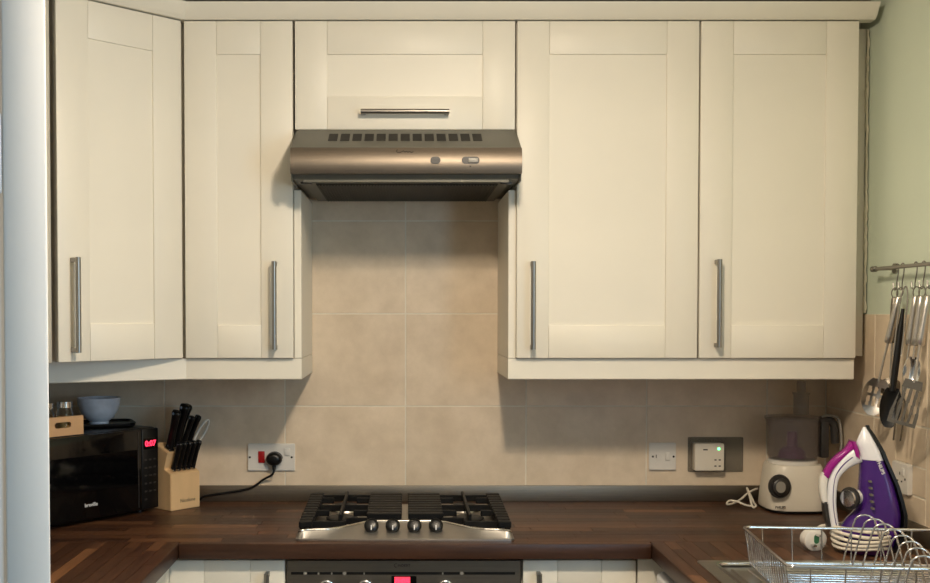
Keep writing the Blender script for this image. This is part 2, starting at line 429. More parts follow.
# ------------------------------------------------------------ extractor hood
HXC = .003; HW = .2995
hood = thing('extractor_hood', 'stainless steel extractor hood with vent slots above the gas hob', 'extractor hood', (HXC, -.26, 1.837))
ZV = zz(147.5, -.525); ZVT = ZHB - .003
zb = 1.837
bm = prism(B(), [(-.02, zb + .006), (-.500, zb + .006), (-.508, zb + .02), (-.512, ZV - .002), (-.512, ZV + .002), (-.372, ZVT), (-.363, ZVT), (-.363, ZVT - .001), (-.02, ZVT - .001)], HXC - HW + .004, HXC + HW - .004, 'x')
pw('body', bm, 'hood_grey', hood)
bm = B()
fp = []
for k in range(13):
    a = k / 12; z = zb + .017 + a * (ZV - zb - .017)
    fp.append((-.514 - .020 * sin(pi * min(1, .25 + a * .62)) , z))
poly = fp + [(-.506, ZV), (-.506, zb + .017)]
prism(bm, poly, HXC - HW, HXC + HW, 'x')
pw('front_panel', bm, 'hood_steel', hood, label='curved brushed stainless front panel')
# side cheeks
for s in (-1, 1):
    b = B(); prism(b, [(-.361, zb), (-.506, zb), (-.513, zb + .018), (-.513, ZV), (-.375, ZVT - .004), (-.361, ZVT - .004)], HXC + s * HW, HXC + s * (HW - .0035), 'x')
    pw('side_cheek', b, 'hood_grey', hood)
# vent slots on the sloping top
sy0, sz0, sy1, sz1 = -.512, ZV + .002, -.372, ZVT
ang = atan2(sz1 - sz0, sy1 - sy0)
vent_me = None
for k in range(13):
    pxc = 333.5 + k * 11.95
    tt = .56
    yy = sy0 + (sy1 - sy0) * tt; zc = sz0 + (sz1 - sz0) * tt
    if vent_me is None:
        b = B(); box(b, -.0122, .0122, -.030, .030, -.002, .0012, .0008, 1); vent_me = mesh_of('vent_slot', b, 'dark_gap')
    obj('vent_slot', vent_me, None, hood, Vector((xx(pxc, yy), yy, zc)) - hood.location, (ang, 0, 0))
# underside with filter
bm = B(); box(bm, HXC - HW + .03, HXC + HW - .03, -.497, -.022, zb - .002, zb + .007, .001, 1)
under = pw('underside_panel', bm, 'hood_grey', hood)
bm = B(); box(bm, -.235, .245, -.47, -.06, zb - .005, zb - .001)
for k in range(60): box(bm, -.232 + k * .008, -.2285 + k * .008, -.465, -.065, zb - .0075, zb - .004)
pw('grease_filter', bm, 'filter', hood, label='dark ribbed grease filter')
for s in (-1, 1):
    pw('latch', box(B(), HXC + s * .262 - .015, HXC + s * .262 + .015, -.495, -.475, zb - .006, zb, .002), 'black', hood)
def front_y(z):
    a = (z - zb - .017) / (ZV - zb - .017)
    return -.514 - .020 * sin(pi * min(1, .25 + a * .62))
def pill(w, h, d, y, cx, cz, r=None):
    return prism(B(), rrect(w, h, r or h / 2 - .0002, 6, cx, cz), y - d, y + .004, 'y')
zk = zz(160.5, -.53); ys = front_y(zk)
pw('switch', pill(.026, .0185, .003, ys, xx(435.3, -.53), zk), 'black', hood)
sl = pw('slider_slot', pill(.046, .0185, .0015, ys, xx(470.3, -.53), zk), 'black', hood)
sb = box(B(), xx(468, -.53), xx(477.5, -.53), ys - .004, ys, zk - .0055, zk + .0055, .001); pw('slider', sb, 'grey_plastic', hood)
pw('indicator_mark', box(B(), xx(470, -.53) - .002, xx(470, -.53) + .002, front_y(zz(166.5, -.53)) - .0006, front_y(zz(166.5, -.53)) + .002, zz(166.5, -.53) - .0015, zz(166.5, -.53) + .0015), 'print_dark', hood)
# hand-drawn style logo stroke
LG = [(397.5, 149.3), (396.6, 151.2), (398.5, 152.6), (401.5, 151.8), (403.5, 150.6), (405, 152.0), (406.5, 151.0), (408, 152.2), (409.5, 151.2), (411.5, 152.6), (413.3, 151.4)]
pts = [Vector((xx(a, -.53), front_y(zz(b_, -.53)) - .0005, zz(b_, -.53))) for a, b_ in LG]
pw('logo_stroke', tube(B(), cr(pts, 4), .0009, 6), 'print_dark', hood)

# ------------------------------------------------------------ worktops
WF = -(D - (CZ - .91) / tanb(544)) ; WF = (CZ - .91) / tanb(544) - D     # front edge of the back run
LX, RX = xx(178, WF, 546), xx(652, WF, 546)
LEG = WF + .025
SINK = (.690, 1.19, -1.78, -.812)   # x0,x1,y0,y1
ST_T = .004
def stave_rows(root, x0, x1, y0, y1, along, hole=None, pitch=.0445):
    ac0, ac1, al0, al1 = (y0, y1, x0, x1) if along == 'x' else (x0, x1, y0, y1)
    n = max(1, round((ac1 - ac0) / pitch)); p = (ac1 - ac0) / n
    for i in range(n):
        c0, c1 = ac0 + i * p, ac0 + (i + 1) * p
        a = al0; first = True
        while a < al1 - 1e-6:
            L = random.uniform(.16, .46) * (random.uniform(.4, 1) if first else 1); first = False
            b_ = min(a + L, al1)
            if al1 - b_ < .06: b_ = al1
            X0, X1, Y0, Y1 = (a, b_, c0, c1) if along == 'x' else (c0, c1, a, b_)
            a = b_
            if hole:
                hx0_, hx1_, hy0_, hy1_ = hole
                if X0 < hx1_ - .001 and X1 > hx0_ + .001 and Y0 < hy1_ and Y1 > hy0_:
                    if Y1 > hy1_ + .01: Y0 = hy1_
                    elif Y0 < hy0_ - .01: Y1 = hy0_
                    else: continue
            cx, cy = (X0 + X1) / 2, (Y0 + Y1) / 2
            hl, hc = ((X1 - X0) / 2, (Y1 - Y0) / 2) if along == 'x' else ((Y1 - Y0) / 2, (X1 - X0) / 2)
            g = .00025
            bm = B(); box(bm, -hl + g, hl - g, -hc + g, hc - g, -ST_T, 0)
            for v in bm.verts:
                if v.co.z > -.001: v.co.x *= 1 - .0003 / hl; v.co.y *= 1 - .0003 / hc
            obj('stave', bm, 'stave', root, Vector((cx, cy, .91 + random.uniform(-.00008, .00008))) - Vector(root.location), (0, 0, 0 if along == 'x' else pi / 2))
wt = thing('worktop', 'long walnut block worktop along the tiled back wall under the hob', 'worktop', (0, -.3, .87), group='walnut worktops')
bm = B(); box(bm, XL + .001, XR - .001, LEG + .0005, -.001, .87, .91 - ST_T)
box(bm, LX + .0005, RX - .0005, WF, LEG + .02, .8705, .9095, .003)
pw('core', bm, 'walnut', wt)
stave_rows(wt, XL + .001, XR - .001, LEG + .0005, -.001, 'x')
stave_rows(wt, LX + .001, RX - .001, WF + .003, LEG + .0005, 'x')
wl = thing('worktop', 'walnut block worktop leg running forward under the white door at left', 'worktop', (-.9, -1, .87), group='walnut worktops')
bm = B(); box(bm, XL + .001, LX - .003, -1.45, LEG - .0005, .87, .91 - ST_T); box(bm, LX - .02, LX, -1.45, LEG - .0005, .8705, .9095, .003)
pw('core', bm, 'walnut', wl); stave_rows(wl, XL + .001, LX - .003, -1.45, LEG - .0005, 'y', pitch=.031)
wr = thing('worktop', 'walnut block worktop leg holding the steel sink at right', 'worktop', (.9, -1, .87), group='walnut worktops')
bm = B()
for x0, x1, y0, y1 in ((RX + .003, XR - .001, SINK[3], LEG - .0005), (RX + .003, SINK[0], -1.9, SINK[3]), (SINK[1], XR - .001, -1.9, SINK[3]), (SINK[0], SINK[1], -1.9, SINK[2])):
    box(bm, x0, x1, y0, y1, .87, .91 - ST_T)
box(bm, RX, RX + .02, -1.9, LEG - .0005, .8705, .9095, .003)
pw('core', bm, 'walnut', wr)
stave_rows(wr, RX + .003, SINK[0], -1.9, LEG - .0005, 'y', pitch=.04)
stave_rows(wr, SINK[0], SINK[1], -1.9, LEG - .0005, 'y', hole=SINK, pitch=.042)
stave_rows(wr, SINK[1], XR - .001, -1.9, LEG - .0005, 'y', pitch=.04)

# ------------------------------------------------------------ base units
BT = .866; YB = -.585
def base_cab(label, x0, x1, doors):
    t = thing('base_cabinet', label, 'cabinet', ((x0 + x1) / 2, -.3, 0), group='cream base cabinets')
    pw('carcass', box(B(), x0, x1, YB + .021, -.01, .15, BT), 'carcass', t)
    pw('kickboard', box(B(), x0, x1, -.53, -.515, .002, .149), 'carcass', t)
    for d0, d1, hx in doors:
        shaker(t, (d0 - t.location.x, YB + .3, .155), 0, d1 - d0, zz(560.3, YB) - .155, .088, .085, (hx - d0, zz(571, YB) - .155 - .08) if hx else None, 0, HM2)
ox0, ox1 = xx(287, YB, 565), xx(520.8, YB, 565)
base_cab('cream base cabinet left of the oven', xx(168, YB, 565), ox0 - .004, [(xx(169.5, YB, 565), ox0 - .006, xx(268, YB, 575))])
base_cab('cream base cabinet right of the oven', ox1 + .004, xx(636.5, YB, 565), [(ox1 + .006, xx(636, YB, 565), xx(538, YB, 575))])
cxr = xx(637.8, YB, 565)
t = thing('base_filler', 'cream corner filler panel beside the white washing machine', 'filler panel', (cxr, -.58, 0))
pw('board', box(B(), cxr, XR - .06, YB, YB + .018, .15, BT - .002, .001, 1), 'cream', t); pw('kickboard', box(B(), cxr, XR - .06, -.53, -.515, .002, .149), 'carcass', t)
# left leg cabinet facing right
t = thing('base_cabinet', 'cream base cabinet under the left worktop leg', 'cabinet', (-.9, -1.0, 0), group='cream base cabinets')
LXC = LX - .028
pw('carcass', box(B(), XL + .01, LXC - .021, -1.44, -.56, .15, BT), 'carcass', t)
pw('kickboard', box(B(), LXC - .06, LXC - .045, -1.44, -.62, .002, .149), 'carcass', t)
pw('corner_post', box(B(), LXC - .02, LXC, -.625, YB - .003, .15, BT - .004, .001, 1), 'cream', t)
shaker(t, (LXC + .9, -1.43 + 1.0, .155), R(90), .80, BT - .008 - .155, .088, .085, (.06, .6), 0, HM2)

# washing machine under the right leg
t = thing('washing_machine', 'white washing machine with rounded top edge under the right worktop', 'washing machine', (.95, -.95, 0))
WX = xx(656.5, -.64, 575)
bm = B(); box(bm, WX + .012, WX + .58, -1.245, -.625, .01, .848, .018, 4); pw('body', bm, 'white_gloss', t)
pw('top_panel', box(B(), WX, WX + .05, -1.243, -.627, .735, .846, .016, 5), 'white_gloss', t)
bm = B(); lathe(bm, [(.0, 0), (.15, 0), (.165, .012), (.165, .02), (.12, .035), (0, .03)], 32)
o = obj('porthole', bm, 'grey_plastic', t, (WX + .012 - .95, 0.015, .46), (0, R(-90), 0))
bm = B(); lathe(bm, [(0, 0), (.02, 0), (.018, .018), (0, .02)], 20); obj('dial', bm, 'grey_plastic', t, (WX - .95, -.1, .79), (0, R(-90), 0))
# sink base cabinet
t = thing('base_cabinet', 'cream base cabinet under the sink bowl', 'cabinet', (.95, -1.57, 0), group='cream base cabinets')
pw('carcass', box(B(), RX + .045, XR - .02, -1.89, -1.26, .15, .70), 'carcass', t)
shaker(t, (RX + .025 - .95, -1.262 + 1.57, .155), R(-90), .62, BT - .16, .088, .085, (.06, .6), 0, HM2)
pw('kickboard', box(B(), RX + .08, RX + .095, -1.89, -1.26, .002, .149), 'carcass', t)

# ------------------------------------------------------------ oven
ov = thing('oven', 'built-in stainless steel oven with red clock under the hob', 'oven', (0, -.3, .15))
pw('body', box(B(), ox0 + .01, ox1 - .01, YB + .02, -.03, .16, .862), 'steel_dull', ov)
ZO = zz(560.3, YB); ZOB = ZO - .115
pw('fascia', box(B(), ox0, ox1, YB, YB + .02, ZOB, ZO, .0015, 1), 'steel_dull', ov, label='stainless control fascia')
dr = pw('door', box(B(), ox0, ox1, YB, YB + .02, .17, ZOB - .006, .002), 'black_gloss', ov)
b = B(); bar = [(ox0 + .06, YB - .045, ZOB - .05), (ox1 - .06, YB - .045, ZOB - .05)]; tube(b, bar, .009, 12)
for x in (ox0 + .08, ox1 - .08): tube(b, [(x, YB + .002, ZOB - .05), (x, YB - .045, ZOB - .05)], .006, 8)
bmesh.ops.translate(b, verts=b.verts[:], vec=-Vector(ov.location)); obj('handle', b, 'handle', dr)
zs = zz(573.3, YB); segs = [(291, 303.4), (307.2, 317.5), (319.5, 331), (332.5, 342.4), (346.6, 363.5), (364.9, 442), (443.4, 459.6), (464, 515)]
for a, b_ in segs:
    pw('black_line', box(B(), xx(a, YB, 573), xx(b_, YB, 573), YB - .0006, YB + .001, zs - .0034, zs + .0034), 'black', ov)
for a in (305.3, 344.5, 461.8):
    b = B(); lathe(b, [(.0, 0), (.0042, 0), (.0042, .0008), (0, .0008)], 16)
    obj('symbol', b, 'grey_plastic', ov, Vector((xx(a, YB, 573), YB - .0002, zs)) - ov.location, (R(90), 0, 0))
for a in (318.5, 331.7, 364.2, 442.7):
    pw('symbol', box(B(), xx(a, YB, 573) - .002, xx(a, YB, 573) + .002, YB - .0006, YB + .001, zs - .003, zs + .0015), 'grey_plastic', ov)
for a in (326.5, 365.3, 445.3):
    kz = zz(580.3, YB) - .019
    b = B(); lathe(b, [(0, 0), (.020, 0), (.020, .004), (.0165, .006), (.0155, .022), (.013, .025), (0, .025)], 28)
    kn = obj('knob', b, 'chrome', ov, Vector((xx(a, YB, 580), YB - .0003, kz)) - ov.location, (R(90), 0, 0))
ddx0, ddx1 = xx(391.5, YB, 580), xx(416.5, YB, 580)
dz1 = zz(576, YB)
pw('clock_window', box(B(), ddx0, ddx1, YB - .001, YB + .002, dz1 - .045, dz1, .0004, 1), 'black_gloss', ov)
zd = zz(582, YB); 
pw('clock_glow', box(B(), xx(394.5, YB, 580), xx(410.2, YB, 580), YB - .0016, YB - .0008, dz1 - .028, dz1 - .002), 'red_glow', ov)
text('0:05', .022, 'red_led', ov, Vector((xx(402.4, YB, 580), YB - .0019, dz1 - .015)) - ov.location, (R(90), 0, 0), 'clock_digits', bold=.0006)
text('INDESIT', .0090, 'print_dark', ov, Vector((xx(404, YB, 565), YB - .0004, zz(565.5, YB))) - ov.location, (R(90), 0, 0))
b = B(); tube(b, [(xx(396, YB, 565) + .0045 * cos(a), YB - .0004, zz(565.5, YB) + .0045 * sin(a)) for a in [R(60 + k * 24) for k in range(11)]], .0006, 5)
pw('logo_ring', b, 'print_dark', ov)

# ------------------------------------------------------------ gas hob
hob = thing('gas_hob', 'four-burner stainless gas hob with black cast iron pan supports', 'hob', (0, -.33, .9102))
HY0 = (CZ - .912) / tanb(540.6) - D; HY1 = -.078
HX = xx(515.2, HY0, 540)
bm = B(); prism(bm, rrect(2 * HX - .004, HY1 - HY0, .012, 4, 0, (HY0 + HY1) / 2), .9103, .9150, 'z')
pw('base_tray', bm, 'steel', hob)
# raised control panel with wavy back edge
ZR = .936
def ridge_py(ax):           # image row of the ridge as a function of |x|
    pts = [(0, 521.2), (.085, 521.2), (.11, 522.6), (.14, 525.4), (.17, 528.0), (.2, 529.4), (.25, 529.9), (.265, 530.8), (.275, 532.4), (.283, 535), (.288, 538.5)]
    for (a, b_), (c, d_) in zip(pts, pts[1:]):
        if ax <= c: return b_ + (d_ - b_) * (ax - a) / (c - a)
    return 540
bm = B(); N = 72; top = []; rr = []
for i in range(N + 1):
    x = -HX + .002 + (2 * HX - .004) * i / N; ax = abs(x)
    py = ridge_py(ax)
    zr = ZR if ax < .262 else ZR - (ZR - .917) * ((ax - .262) / (HX - .262)) ** 2
    yr = max(HY0 + .006, (CZ - zr) / tanb(py) - D)
    rr.append([Vector((x, HY0 + .001, .9145)), Vector((x, HY0 + .0005, .9165)), Vector((x, HY0 + .004, .9175)), Vector((x, yr - .0055, zr - .0022)), Vector((x, yr - .003, zr - .0004)), Vector((x, yr, zr + .0008)), Vector((x, yr + .003, zr - .0002)), Vector((x, yr + .005, zr - .0025)), Vector((x, yr + .006, .9145))])
rings(bm, rr)
pw('control_panel', bm, 'satin', hob, smooth=60)
M['ridge'] = mat('highlight_steel', srgb(225, 222, 214), 0.25, 1.0, var=0.02)  # brighter, shinier than the panel, for the highlight line along the ridge
pw('ridge_highlight', tube(B(), [(v[4] + v[5]) / 2 + Vector((0, 0, .0004)) for v in rr[1:-1]], .0034, 10), 'ridge', hob, smooth=60, label='bright tube added as the highlight line on the wavy ridge')  # added tube, no separate part of the hob: draws the ridge's highlight
KY = -.520
for px in (371.5, 392.8, 414.3, 435.8):
    b = B(); lathe(b, [(0, -.012), (.014, -.012), (.0175, .0), (.0188, .003), (.0188, .012), (.0172, .0158), (.010, .0175), (.0, .018)], 28)
    kb = obj('knob', b, 'black', hob, Vector((xx(px, KY, 527), KY, .9345)) - hob.location, (R(58), 0, 0), smooth=60)
    obj('pointer', box(B(), -.0014, .0014, -.0150, -.002, .0150, .0186, .0003, 1), 'print_white', kb)
    b = B(); lathe(b, [(0, 0), (.0022, 0), (.0022, .0006), (0, .0006)], 10); obj('dot', b, 'print_white', hob, Vector((xx(px, KY, 527), KY + .055, .9345)) - hob.location, (R(8), 0, 0))
GZ0, GZ1 = .935, .951
def grate(s):
    g = B(); bx = lambda x0, x1, y0, y1, z0=GZ0, z1=GZ1, bv=.0018: box(g, min(s * x0, s * x1), max(s * x0, s * x1), y0, y1, z0, z1, bv, 1)
    n = 9; p = .0385
    for k in range(n):                                    # inner comb
        y1 = -.086 - k * p
        if k * p < .34: bx(.009, .104, y1 - .029, y1)
    n = 12
    for k in range(n):                                    # outer comb
        y1 = -.086 - k * p
        bx(.243, .283 - .0006 * k, y1 - .029, y1)
    for x0, x1, ye in ((.012, .020, -.42), (.092, .103, -.42), (.245, .254, -.50), (.268, .278, -.50)):
        bx(x0, x1, ye, -.088, GZ0 - .012, GZ0 + .004)
    for y in (-.098, -.262): bx(.1, .25, y - .009, y, GZ0 - .006, GZ1 - .004)
    bx(.1, .16, -.452, -.444, GZ0 - .008, GZ1 - .006); bx(.16, .25, -.490, -.482, GZ0 - .012, GZ1 - .008); bx(.156, .164, -.490, -.444, GZ0 - .010, GZ1 - .007)
    for yb in (-.175, -.372):                             # fingers over each burner
        bx(.10, .142, yb - .005, yb + .005); bx(.208, .25, yb - .005, yb + .005)
    bx(.170, .178, -.455, -.080, GZ0 + .002, GZ1 + .004)
    for x, y in ((.02, -.1), (.02, -.40), (.27, -.1), (.27, -.48)): bx(x - .006, x + .006, y - .006, y + .006, .915, GZ0)
    return g
for s, lb in ((-1, 'left black cast iron pan support'), (1, 'right black cast iron pan support')):
    pw('pan_support', grate(s), 'iron_cast', hob, label=lb)
    for y, r in ((-.175, .036), (-.372, .047)):
        b = B(); lathe(b, [(0, 0), (r + .012, 0), (r + .010, .004), (r, .006), (r - .002, .012), (0, .012)], 28)
        bu = obj('burner', b, 'steel', hob, Vector((s * .174, y, .915)) - hob.location)
        b = B(); lathe(b, [(0, 0), (r - .004, 0), (r - .003, .004), (r - .01, .0065), (0, .007)], 28)
        obj('burner_cap', b, 'black_matt', bu, (0, 0, .012))

# ------------------------------------------------------------ wall sockets
def plate(name, label, cat, px0, px1, py0, py1, m='white_plastic', th=.009, y=0, group=None):
    x0, x1, z1, z0 = xx(px0, y), xx(px1, y), zz(py0, y), zz(py1, y)
    t = thing(name, label, cat, ((x0 + x1) / 2, y, (z0 + z1) / 2), group=group)
    w_, h_ = x1 - x0, z1 - z0
    b = prism(B(), rrect(w_, h_, .004, 4), -th, -.0004, 'y')
    es = [e for e in b.edges if all(abs(v.co.y + th) < 1e-5 for v in e.verts)]
    bmesh.ops.bevel(b, geom=es, offset=.002, segments=2, affect='EDGES')
    obj('plate', b, m, t)
    return t, w_, h_
def screw(t, x, z, th):
    b = B(); lathe(b, [(0, 0), (.0034, 0), (.0030, .0008), (0, .001)], 14)
    obj('screw', b, 'print_dark', t, (x, -th, z), (R(90), 0, 0))
def rocker(t, x, z, w_, h_, m, th):
    obj('rocker_switch', box(B(), x - w_ / 2, x + w_ / 2, -th - .004, -th + .002, z - h_ / 2, z + h_ / 2, .0015), m, t)
t, w_, h_ = plate('cooker_socket', 'white double wall socket with red switch and black plug', 'socket', 247.5, 294.7, 443.4, 470.4)
screw(t, -.066, 0, .009); screw(t, .063, 0, .009); rocker(t, -.030, .001, .020, .036, 'red', .009); rocker(t, .049, .017, .018, .022, 'white_plastic', .009)
sock1 = Vector(t.location)
t, w_, h_ = plate('fused_switch', 'white single fused switch plate on tiles right of hob', 'socket', 649.5, 676.3, 442.6, 469.8)
screw(t, -.030, 0, .009); screw(t, .034, 0, .009); rocker(t, .015, 0, .014, .024, 'white_plastic', .009)
obj('fuse_carrier', box(B(), -.024, -.008, -.0105, -.008, -.011, .011, .001, 1), 'white_plastic', t)
obj('indicator', box(B(), -.0215, -.0185, -.0113, -.010, -.004, .006), 'print_grey', t)
t, w_, h_ = plate('acrylic_plate', 'smoky clear acrylic wall plate behind the white plug-in unit', 'plate', 688.7, 744, 437, 471.6, 'acrylic', .006)
t, w_, h_ = plate('plug_in_unit', 'square white plug-in unit with green light on the tiles', 'plug-in unit', 693.5, 722.5, 442.5, 469.5, 'cream_plastic', .030, y=-.0062)
b = B(); lathe(b, [(0, 0), (.0042, 0), (.0035, .001), (0, .0012)], 16); obj('green_light', b, 'green_led', t, (.028, -.030, .026), (R(90), 0, 0), label='glowing green indicator light')
obj('logo_mark', box(B(), -.020, -.006, -.0305, -.0298, .0215, .0250), 'print_dark', t)
for x in (.018, .031):
    for z in (-.008, -.027): obj('print_mark', box(B(), x - .0032, x + .0032, -.0305, -.0298, z - .0018, z + .0018), 'print_dark', t)
# socket on the right wall
y0, y1 = xx(0, 0), 0
sy_ = -.525; sz_ = 1.064
t = thing('wall_socket', 'white single wall socket on the right tiled wall behind the iron', 'socket', (XR, sy_, sz_), (0, 0, R(-90)))
b = prism(B(), rrect(.092, .080, .004, 4), -.012, -.0004, 'y'); es = [e for e in b.edges if all(abs(v.co.y + .012) < 1e-5 for v in e.verts)]
bmesh.ops.bevel(b, geom=es, offset=.002, segments=2, affect='EDGES'); obj('plate', b, 'white_plastic', t)
screw(t, -.03, 0, .012); screw(t, .03, 0, .012); rocker(t, .02, .018, .014, .02, 'white_plastic', .012)
for x, z, ww, hh in ((0, .012, .004, .008), (-.011, -.008, .007, .004), (.011, -.008, .007, .004)):
    obj('pin_hole', box(B(), x - ww / 2, x + ww / 2, -.0124, -.0115, z - hh / 2, z + hh / 2), 'print_dark', t)
# black plug with cable
pc = Vector((xx(274.6, 0), -.0095, zz(458.8, 0)))
t = thing('black_plug', 'black mains plug with trailing cable in the left socket', 'plug', pc)
out = [(.026 * cos(a) * (1 if sin(a) > 0 else .92), .0245 * sin(a) if sin(a) > 0 else .018 * sin(a)) for a in [2 * pi * k / 28 for k in range(28)]]
rr = []
for sc_, yy in ((1, -.0005), (1, -.016), (.95, -.024), (.8, -.031), (.5, -.034)): rr.append([Vector((x * sc_, yy, z * sc_)) for x, z in out])
b = B(); rings(b, rr); obj('plug_body', b, 'black', t, smooth=60)
cp = [(0, -.018, -.014), (0, -.020, -.030), (-.006, -.020, -.045)]
tail = [(263, 479.5), (252, 487), (240, 490.5), (225, 493), (212, 495), (202, 497)]
for a, b_ in tail:
    yy = -.014; cp.append(tuple(Vector((xx(a, yy), yy, zz(b_, yy))) - pc))
cp.append(tuple(Vector((-.635, -.0145, .9165)) - pc)); cp.append(tuple(Vector((-.655, -.0145, .9145)) - pc))
obj('cable', tube(B(), cr(cp, 6), .0036, 8), 'black', t, smooth=60)
obj('strain_relief', tube(B(), [cp[0], cp[1]], [.0075, .005], 10), 'black', t)

# ------------------------------------------------------------ microwave
MA = None
FR = atz(159, 510.5, .912); FLp = atz(48, 530.5, .912)
dv = (FR - FLp).normalized(); ma = atan2(dv.y, dv.x)
MWW, MWD, MWH = .46, .27, zz(427, FR.y) - .912 - .008
org = FR - dv * (MWW / 2); org.z = .9102
mw = thing('microwave', 'black microwave oven with red clock in the left worktop corner', 'microwave', org, (0, 0, ma))
obj('casing', box(B(), -MWW / 2, MWW / 2, .014, MWD, .010, .010 + MWH, .006), 'black', mw)
dw = MWW / 2 - .060
dr = obj('door', box(B(), -MWW / 2, dw - .001, 0, .0135, .012, .008 + MWH, .003), 'black_gloss', mw)
obj('control_panel', box(B(), dw + .001, MWW / 2, .001, .0135, .012, .008 + MWH, .003), 'black', mw)
obj('window_frame', box(B(), -MWW / 2 + .01, dw - .016, -.0006, .002, .088, .190, .001, 1), 'black_gloss', dr)
obj('door_edge', box(B(), dw - .0135, dw - .0115, -.0008, .001, .02, MWH, 0), 'charcoal', dr)
obj('display', box(B(), dw + .006, MWW / 2 - .006, 0, .002, MWH - .052, MWH - .020, .0006, 1), 'black_gloss', mw)
text('0:07', .0225, 'red_led', mw, (dw + .030, -.0006, MWH - .036), (R(90), 0, 0), 'clock_digits', bold=.0007)
for k in range(6):
    for j in range(3 if k < 5 else 1):
        obj('button', box(B(), dw + .009 + j * .016, dw + .018 + j * .016, -.0004, .002, MWH - .085 - k * .023, MWH - .080 - k * .023, .001, 1), 'charcoal', mw)
text('breville', .0145, 'print_white', mw, (-MWW / 2 + .225, -.0005, .052), (R(90), 0, 0), bold=.0002)
for x in (-.19, .19):
    for y in (.04, .23):
        b = B(); lathe(b, [(0, 0), (.012, 0), (.012, .011), (0, .011)], 14); obj('foot', b, 'black', mw, (x, y, 0))
MT = org.z + .010 + MWH
mwm = Matrix.Translation(org) @ Matrix.Rotation(ma, 4, 'Z')
def on_mw(x, y): p = mwm @ Vector((x, y, 0)); return Vector((p.x, p.y, MT))
# black tray
b = B(); pr = rrect(.225, .15, .03, 6)
rings(b, [[Vector((x * k, y * k, z)) for x, y in pr] for k, z in ((.95, 0), (1.0, .004), (1.02, .0125), (1.0, .0125), (.96, .006))])
tray = tag(obj('baking_tray', b, 'black', None, on_mw(.125, .165) + Vector((0, 0, .0003)), (0, 0, ma - R(30))), 'black shallow tray lying on the microwave under the bowl', 'tray')
# bowl
bc = on_mw(.135, .155); bc.z += .0065
b = B()
prof = [(0, 0), (.027, 0), (.029, .004), (.027, .008), (.043, .020), (.055, .040), (.0605, .060), (.0625, .078), (.0605, .0785), (.058, .060), (.052, .040), (.04, .022), (.02, .012), (0, .011)]
lathe(b, prof, 48)
tag(obj('bowl', b, 'bowl', None, bc, smooth=60), 'pale blue white glazed bowl on top of the microwave', 'bowl')
# crate
CRp = atz(84, 434, MT)
ccx = (mwm.inverted() @ CRp).x; ccy = max(.016, (mwm.inverted() @ CRp).y)
cw, cd, ch = .13, .19, .052
cc = on_mw(ccx - cw / 2, ccy + cd / 2)
cr_ = thing('wooden_crate', 'small light wood crate holding spice jars on the microwave', 'crate', cc + Vector((0, 0, .0003)), (0, 0, ma))
def holed(w_, h_, th):
    b = B(); outer = rrect(w_, h_, .001, 5, 0, h_ / 2); inner = rrect(.052, .016, .0078, 5, 0, h_ * .56)
    V = [[b.verts.new((x, y, z)) for x, z in lp] for lp, y in ((outer, 0), (inner, 0), (outer, th), (inner, th))]
    n = len(outer)
    for j in range(n):
        k = (j + 1) % n
        b.faces.new((V[0][j], V[0][k], V[1][k], V[1][j])); b.faces.new((V[2][j], V[3][j], V[3][k], V[2][k]))
        b.faces.new((V[0][j], V[2][j], V[2][k], V[0][k])); b.faces.new((V[1][j], V[1][k], V[3][k], V[3][j]))
    return b
obj('front_panel', holed(cw, ch, .007), 'crate', cr_, (0, -cd / 2, 0)); obj('back_panel', holed(cw, ch, .007), 'crate', cr_, (0, cd / 2 - .007, 0))
for s in (-1, 1): obj('side_panel', box(B(), s * (cw / 2 - .0035) - .0035, s * (cw / 2 - .0035) + .0035, -cd / 2 + .0072, cd / 2 - .0072, 0, ch * .9), 'crate', cr_)
obj('bottom_panel', box(B(), -cw / 2 + .0072, cw / 2 - .0072, -cd / 2 + .0072, cd / 2 - .0072, 0, .005), 'crate', cr_)
def jar(x, y, label):
    p = on_mw(ccx - cw / 2 + x, ccy + cd / 2 + y); p.z += .0058
    t = thing('spice_jar', label, 'jar', p, group='spice jars in the crate')
    b = B(); lathe(b, [(0, .0005), (.021, .0005), (.023, .003), (.023, .052), (.019, .062), (.019, .068), (.0175, .068), (.0175, .062), (.0215, .052), (.0215, .004), (0, .003)], 24); obj('glass', b, 'jar_glass', t, smooth=50)
    b = B(); lathe(b, [(0, .0045), (.0208, .0045), (.0208, .044), (0, .046)], 20); obj('spice', b, 'spice', t)
    b = B(); lathe(b, [(.0, .0685), (.0208, .0685), (.0208, .084), (.0195, .0855), (0, .0855)], 24); obj('lid', b, 'chrome', t)
jar(.030, -.058, 'spice jar with chrome lid at the right front of the crate')
jar(-.030, -.058, 'spice jar with chrome lid at crate left, beside the white door')

